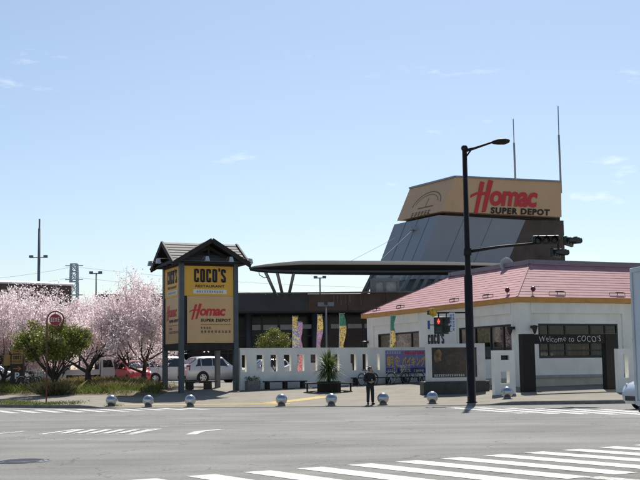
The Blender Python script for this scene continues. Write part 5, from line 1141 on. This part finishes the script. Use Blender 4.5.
# ================================================================== BICYCLES
m_bike = mat('bicycle_frame_paint', (.10, .11, .12), .35, .4); m_chrome = mat('chrome', (.62, .63, .64), .2, .9)
def bicycle(loc, rz, label, frame=m_bike, cat='bicycle'):
    t = thing('bicycle', loc, rz, label, cat, 'parked bicycles'); r = .33
    for x in (-.53, .53):
        wh = MB().ring((x, 0, r), r - .015, .020, 'y', 28, 6).build('wheel', m_tyre, t, True); b = MB(); b.ring((x, 0, r), r - .045, .010, 'y', 24, 5)
        for k in range(12): a = k * math.pi / 6; b.bar((x, 0, r), (x + math.cos(a) * (r - .05), 0, r + math.sin(a) * (r - .05)), .004)
        b.tube([(x, -.04, r), (x, .04, r)], .03, 8); b.build('rim', m_chrome, wh)
        b = MB(); pts = [(x + (r + .03) * math.cos(R(q)), 0, r + (r + .03) * math.sin(R(q))) for q in range(20, 175, 15)]; b.tube(pts, .018, 5); b.build('mudguard', m_chrome, t)
    b = MB(); b.tube([(.53, 0, r), (.36, 0, .90), (.33, 0, 1.0)], .018, 6); b.tube([(.40, 0, .74), (.1, 0, .42), (-.1, 0, .30)], .022, 6); b.tube([(-.1, 0, .30), (-.22, 0, .78)], .018, 6); b.tube([(-.1, 0, .30), (-.53, 0, r)], .013, 5); b.tube([(-.2, 0, .70), (-.53, 0, r)], .012, 5); b.tube([(.39, 0, .80), (.1, 0, .52), (-.16, 0, .52)], .016, 6); b.build('frame', frame, t, True)
    b = MB(); b.tube([(.10, -.29, 1.02), (.24, -.27, 1.05), (.33, -.05, 1.02), (.33, .05, 1.02), (.24, .27, 1.05), (.10, .29, 1.02)], .013, 6); b.build('handlebar', m_chrome, t, True)
    b = MB(); b.hexa([(-.36, -.10, .82), (-.36, .10, .82), (-.08, .03, .83), (-.08, -.03, .83)], [(-.38, -.11, .88), (-.38, .11, .88), (-.08, .03, .87), (-.08, -.03, .87)]); b.build('saddle', m_trim, t, bevel=.015)
    b = MB(); x0, x1, y0, y1, z0, z1 = .44, .74, -.18, .18, .72, .98
    for k in range(4): z_ = lerp(z0, z1, k / 3); [b.bar(p, q, .008) for p, q in (((x0, y0, z_), (x1, y0, z_)), ((x1, y0, z_), (x1, y1, z_)), ((x1, y1, z_), (x0, y1, z_)), ((x0, y1, z_), (x0, y0, z_)))]
    for k in range(6):
        f = k / 5; [b.bar(p, q, .006) for p, q in (((lerp(x0, x1, f), y0, z0), (lerp(x0, x1, f), y0, z1)), ((lerp(x0, x1, f), y1, z0), (lerp(x0, x1, f), y1, z1)), ((x0, lerp(y0, y1, f), z0), (x0, lerp(y0, y1, f), z1)), ((x1, lerp(y0, y1, f), z0), (x1, lerp(y0, y1, f), z1)), ((lerp(x0, x1, f), y0, z0), (lerp(x0, x1, f), y1, z0)))]
    b.build('basket', m_chrome, t)
    b = MB(); b.ring((-.1, .04, .30), .09, .008, 'y', 18, 5); b.bar((-.1, .06, .30), (-.02, .06, .16), .015); b.bar((-.1, -.06, .30), (-.18, -.06, .44), .015); b.box(-.07, .03, .06, .13, .15, .17).box(-.23, -.13, -.13, -.06, .43, .45); b.build('crank', m_chrome, t)
    b = MB(); b.bar((-.53, .05, r), (-.60, .16, .01), .014).bar((-.53, -.05, r), (-.60, -.16, .01), .014); b.build('kickstand', m_chrome, t); MB().box(-.80, -.36, -.07, .07, .70, .72).build('rear_rack', m_chrome, t)
    return t
def slot_at(px, off): x = wf(px, 385)[0]; p = WO + WU * x - WN * off; p.z = zt(p.x, p.y); return p
bicycle(slot_at(361, .95), WANG + R(24), 'bicycle half hidden behind the standing person')
bicycle(slot_at(391, 1.0), WANG + R(12), 'bicycle under the blue poster, nearer the person', mat('olive_bike_paint', (.16, .15, .08), .4, .2))
bicycle(slot_at(404, 1.1), WANG + R(115), 'bicycle turned end-on beside the menu board plinth', m_trim)
g = Gd(28, 65.5); g.z = verge_z(g.x, g.y); bicycle(g, R(55), 'dark bicycle beside the parking board', m_trim)
g = Gd(33.5, 66); g.z = verge_z(g.x, g.y); bicycle(g, R(70), 'dark bicycle between parking board and olive-green tree', m_trim)

# ================================================================== PERSON
def skinned(name, V, E, Rd, mats, parent, sub=2, root=0):
    me = bpy.data.meshes.new(name); me.from_pydata(V, E, []); o = bpy.data.objects.new(name, me); COL.objects.link(o)
    sk = o.modifiers.new('s', 'SKIN'); sk.use_smooth_shade = True; ss = o.modifiers.new('u', 'SUBSURF'); ss.levels = sub; ss.render_levels = sub
    for i, r in enumerate(Rd): me.skin_vertices[0].data[i].radius = r if hasattr(r, '__len__') else (r, r); me.skin_vertices[0].data[i].use_root = (i == root)
    dg = bpy.context.evaluated_depsgraph_get(); dg.update(); m2 = bpy.data.meshes.new_from_object(o.evaluated_get(dg)); m2.name = name
    bpy.data.objects.remove(o); bpy.data.meshes.remove(me); m2.materials.clear(); m2.materials.append(mats)
    o = bpy.data.objects.new(name, m2); COL.objects.link(o); o.parent = parent; m2.polygons.foreach_set('use_smooth', [True] * len(m2.polygons)); return o
m_skin = mat('skin', (.42, .24, .16), .55, 0, .06, 12); m_jac = mat('black_jacket', (.012, .012, .015), .85, 0, .3, 6, .3, 25); m_jean = mat('dark_trousers', (.014, .017, .026), .85, 0, .3, 6, .3, 25); m_hair = mat('dark_brown_hair', (.030, .014, .008), .5, 0, .3, 20); m_shoe = mat('dark_shoe', (.02, .02, .02), .6)
PG = G(370.3, 404.6); pe = thing('person', PG, R(14), 'person in black jacket and dark trousers standing at the kerb, hands together', 'person'); pe.scale = (.95, .95, .945)
# joints: facing -Y, feet a little apart, forearms bent towards the belly
J = dict(pel=(0, 0, .90), wst=(0, .0, 1.06), chs=(0, .01, 1.26), nkb=(0, .015, 1.42), nkt=(0, 0, 1.50), hd=(.01, -.005, 1.58),
         lsh=(.17, .01, 1.37), lel=(.25, .05, 1.10), lwr=(.10, -.20, 1.05), rsh=(-.17, .01, 1.37), rel=(-.26, .04, 1.10), rwr=(-.06, -.21, 1.02),
         lhp=(.09, 0, .86), lkn=(.11, -.02, .48), lan=(.12, .02, .09), ltoe=(.14, -.14, .04), rhp=(-.09, 0, .86), rkn=(-.10, -.03, .48), ran=(-.11, .01, .09), rtoe=(-.14, -.15, .04))
names = list(J); ix = {n_: i for i, n_ in enumerate(names)}
Ed = [('pel', 'wst'), ('wst', 'chs'), ('chs', 'nkb'), ('nkb', 'nkt'), ('nkt', 'hd'), ('nkb', 'lsh'), ('lsh', 'lel'), ('lel', 'lwr'), ('nkb', 'rsh'), ('rsh', 'rel'), ('rel', 'rwr'), ('pel', 'lhp'), ('lhp', 'lkn'), ('lkn', 'lan'), ('lan', 'ltoe'), ('pel', 'rhp'), ('rhp', 'rkn'), ('rkn', 'ran'), ('ran', 'rtoe')]
Rr = dict(pel=(.13, .09), wst=(.12, .085), chs=(.14, .095), nkb=.065, nkt=.048, hd=.06, lsh=.055, lel=.04, lwr=.028, rsh=.055, rel=.04, rwr=.028, lhp=.08, lkn=.055, lan=.038, ltoe=.03, rhp=.08, rkn=.055, ran=.038, rtoe=.03)
body = skinned('body', [J[n_] for n_ in names], [(ix[a], ix[b_]) for a, b_ in Ed], [Rr[n_] for n_ in names], m_skin, pe)
hb = MB(); hc = Vector((.012, -.02, 1.60)); yaw = Matrix.Rotation(R(35), 4, 'Z')
k0 = len(hb.v); hb.ball((0, 0, 0), .1, 12, .76, .95, 1.14)
hb.v = [(x * (1 - .25 * max(0, -z_ / .11)), y - .012 * max(0, -z_ / .11), z_) for x, y, z_ in hb.v]
hb.hexa([(-.013, -.088, -.03), (.013, -.088, -.03), (.008, -.085, .02), (-.008, -.085, .02)], [(-.010, -.118, -.026), (.010, -.118, -.026), (.005, -.096, .018), (-.005, -.096, .018)])
for s_ in (-1, 1): hb.ball((s_ * .078, .01, -.005), .026, 6, .4, .8, 1.2)
hb.tube([(-.026, -.088, -.055), (0, -.094, -.056), (.026, -.088, -.055)], .006, 5)
for s_ in (-1, 1): hb.ball((s_ * .03, -.083, .012), .011, 5)
for wr, sg, dirv in (('lwr', 1, Vector((-.8, -.35, -.15))), ('rwr', -1, Vector((.8, -.35, .05)))):       # hands: palm, four bent fingers, thumb
    pass
hb.v = [tuple(hc + (yaw @ Vector(p))) for p in hb.v]
for wr, dirv in (('lwr', Vector((-.85, -.3, -.2))), ('rwr', Vector((.85, -.3, .1)))):
    w0 = Vector(J[wr]); d = dirv.normalized(); side_ = d.cross(Vector((0, -1, 0))).normalized(); dn_ = Vector((0, -1, 0))
    hb.tube([w0 - d * .02, w0 + d * .045, w0 + d * .09], [.026, .036, .032], 8)
    for i in range(4):
        o_ = w0 + d * .085 + side_ * (.024 * (i - 1.5)); L = (.065, .075, .072, .055)[i]; hb.tube([o_, o_ + d * L * .5 + dn_ * .006, o_ + d * L * .8 - dn_ * .02, o_ + d * L * .85 - dn_ * .04], [.0095, .009, .008, .006], 6)
    o_ = w0 + d * .03 + side_ * .034; hb.tube([o_, o_ + d * .035 + side_ * .025, o_ + d * .06 + side_ * .022], [.012, .010, .007], 6)
ho = hb.build('head_tmp', m_skin, None, True); bmm = bmesh.new(); bmm.from_mesh(body.data); bmm.from_mesh(ho.data); bmm.to_mesh(body.data); bmm.free(); bpy.data.objects.remove(ho); body.data.polygons.foreach_set('use_smooth', [True] * len(body.data.polygons))
hr = MB(); hr.ball((0, 0, 0), .108, 12, .82, 1.0, 1.15); keep = []
hr.v = [(x, y + .012, z_ + .016) for x, y, z_ in hr.v]; hr.f = [f for f in hr.f if sum(hr.v[i][1] for i in f) / len(f) > -.045 - .9 * (sum(hr.v[i][2] for i in f) / len(f) - .085) * -1 * .0 or sum(hr.v[i][2] for i in f) / len(f) > .055]
hr.f = [f for f in hr.f if sum(hr.v[i][2] for i in f) / len(f) > -.06]; hr.mi = [0] * len(hr.f); hr.v = [tuple(hc + (yaw @ Vector(p))) for p in hr.v]; hr.build('hair', m_hair, pe, True)
V = ['pel', 'wst', 'chs', 'nkb', 'lsh', 'lel', 'lwr', 'rsh', 'rel', 'rwr']; Jj = dict(J); Jj['pel'] = (0, 0, .84); li = {n_: i for i, n_ in enumerate(V)}
for w_, e_ in (('lwr', 'lel'), ('rwr', 'rel')): Jj[w_] = tuple(Vector(J[e_]).lerp(Vector(J[w_]), .88))
skinned('jacket', [Jj[n_] for n_ in V], [(li[a], li[b_]) for a, b_ in Ed if a in li and b_ in li], [dict(pel=(.175, .125), wst=(.165, .12), chs=(.185, .13), nkb=.088, lsh=.088, lel=.066, lwr=.048, rsh=.088, rel=.066, rwr=.048)[n_] for n_ in V], m_jac, pe)
V = ['pel', 'lhp', 'lkn', 'lan', 'rhp', 'rkn', 'ran']; li = {n_: i for i, n_ in enumerate(V)}; Jj = dict(J); Jj['lan'] = (.12, .015, .075); Jj['ran'] = (-.11, .005, .075)
skinned('trousers', [Jj[n_] for n_ in V], [(li[a], li[b_]) for a, b_ in Ed if a in li and b_ in li], [dict(pel=(.15, .11), lhp=.108, lkn=.082, lan=.070, rhp=.108, rkn=.082, ran=.070)[n_] for n_ in V], m_jean, pe)
for s_, an, to in ((1, 'lan', 'ltoe'), (-1, 'ran', 'rtoe')):
    a, c = Vector(J[an]), Vector(J[to]); b = MB(); d = (c - a); d.z = 0; d.normalize()
    b.tube([a + Vector((0, 0, -.045)) - d * .06, a + Vector((0, 0, -.04)), a + d * .10 + Vector((0, 0, -.045)), c + d * .05 + Vector((0, 0, .0))], [.042, .048, .046, .030], 10); b.v = [(x, y, max(.002, z_)) for x, y, z_ in b.v]; b.build('shoe', m_shoe, pe, True)
MB().ball((.06, -.135, 1.13), .03, 6, 1.2, .5, 1).build('chest_badge', mat('pale_badge', (.5, .48, .42), .6), pe, True)
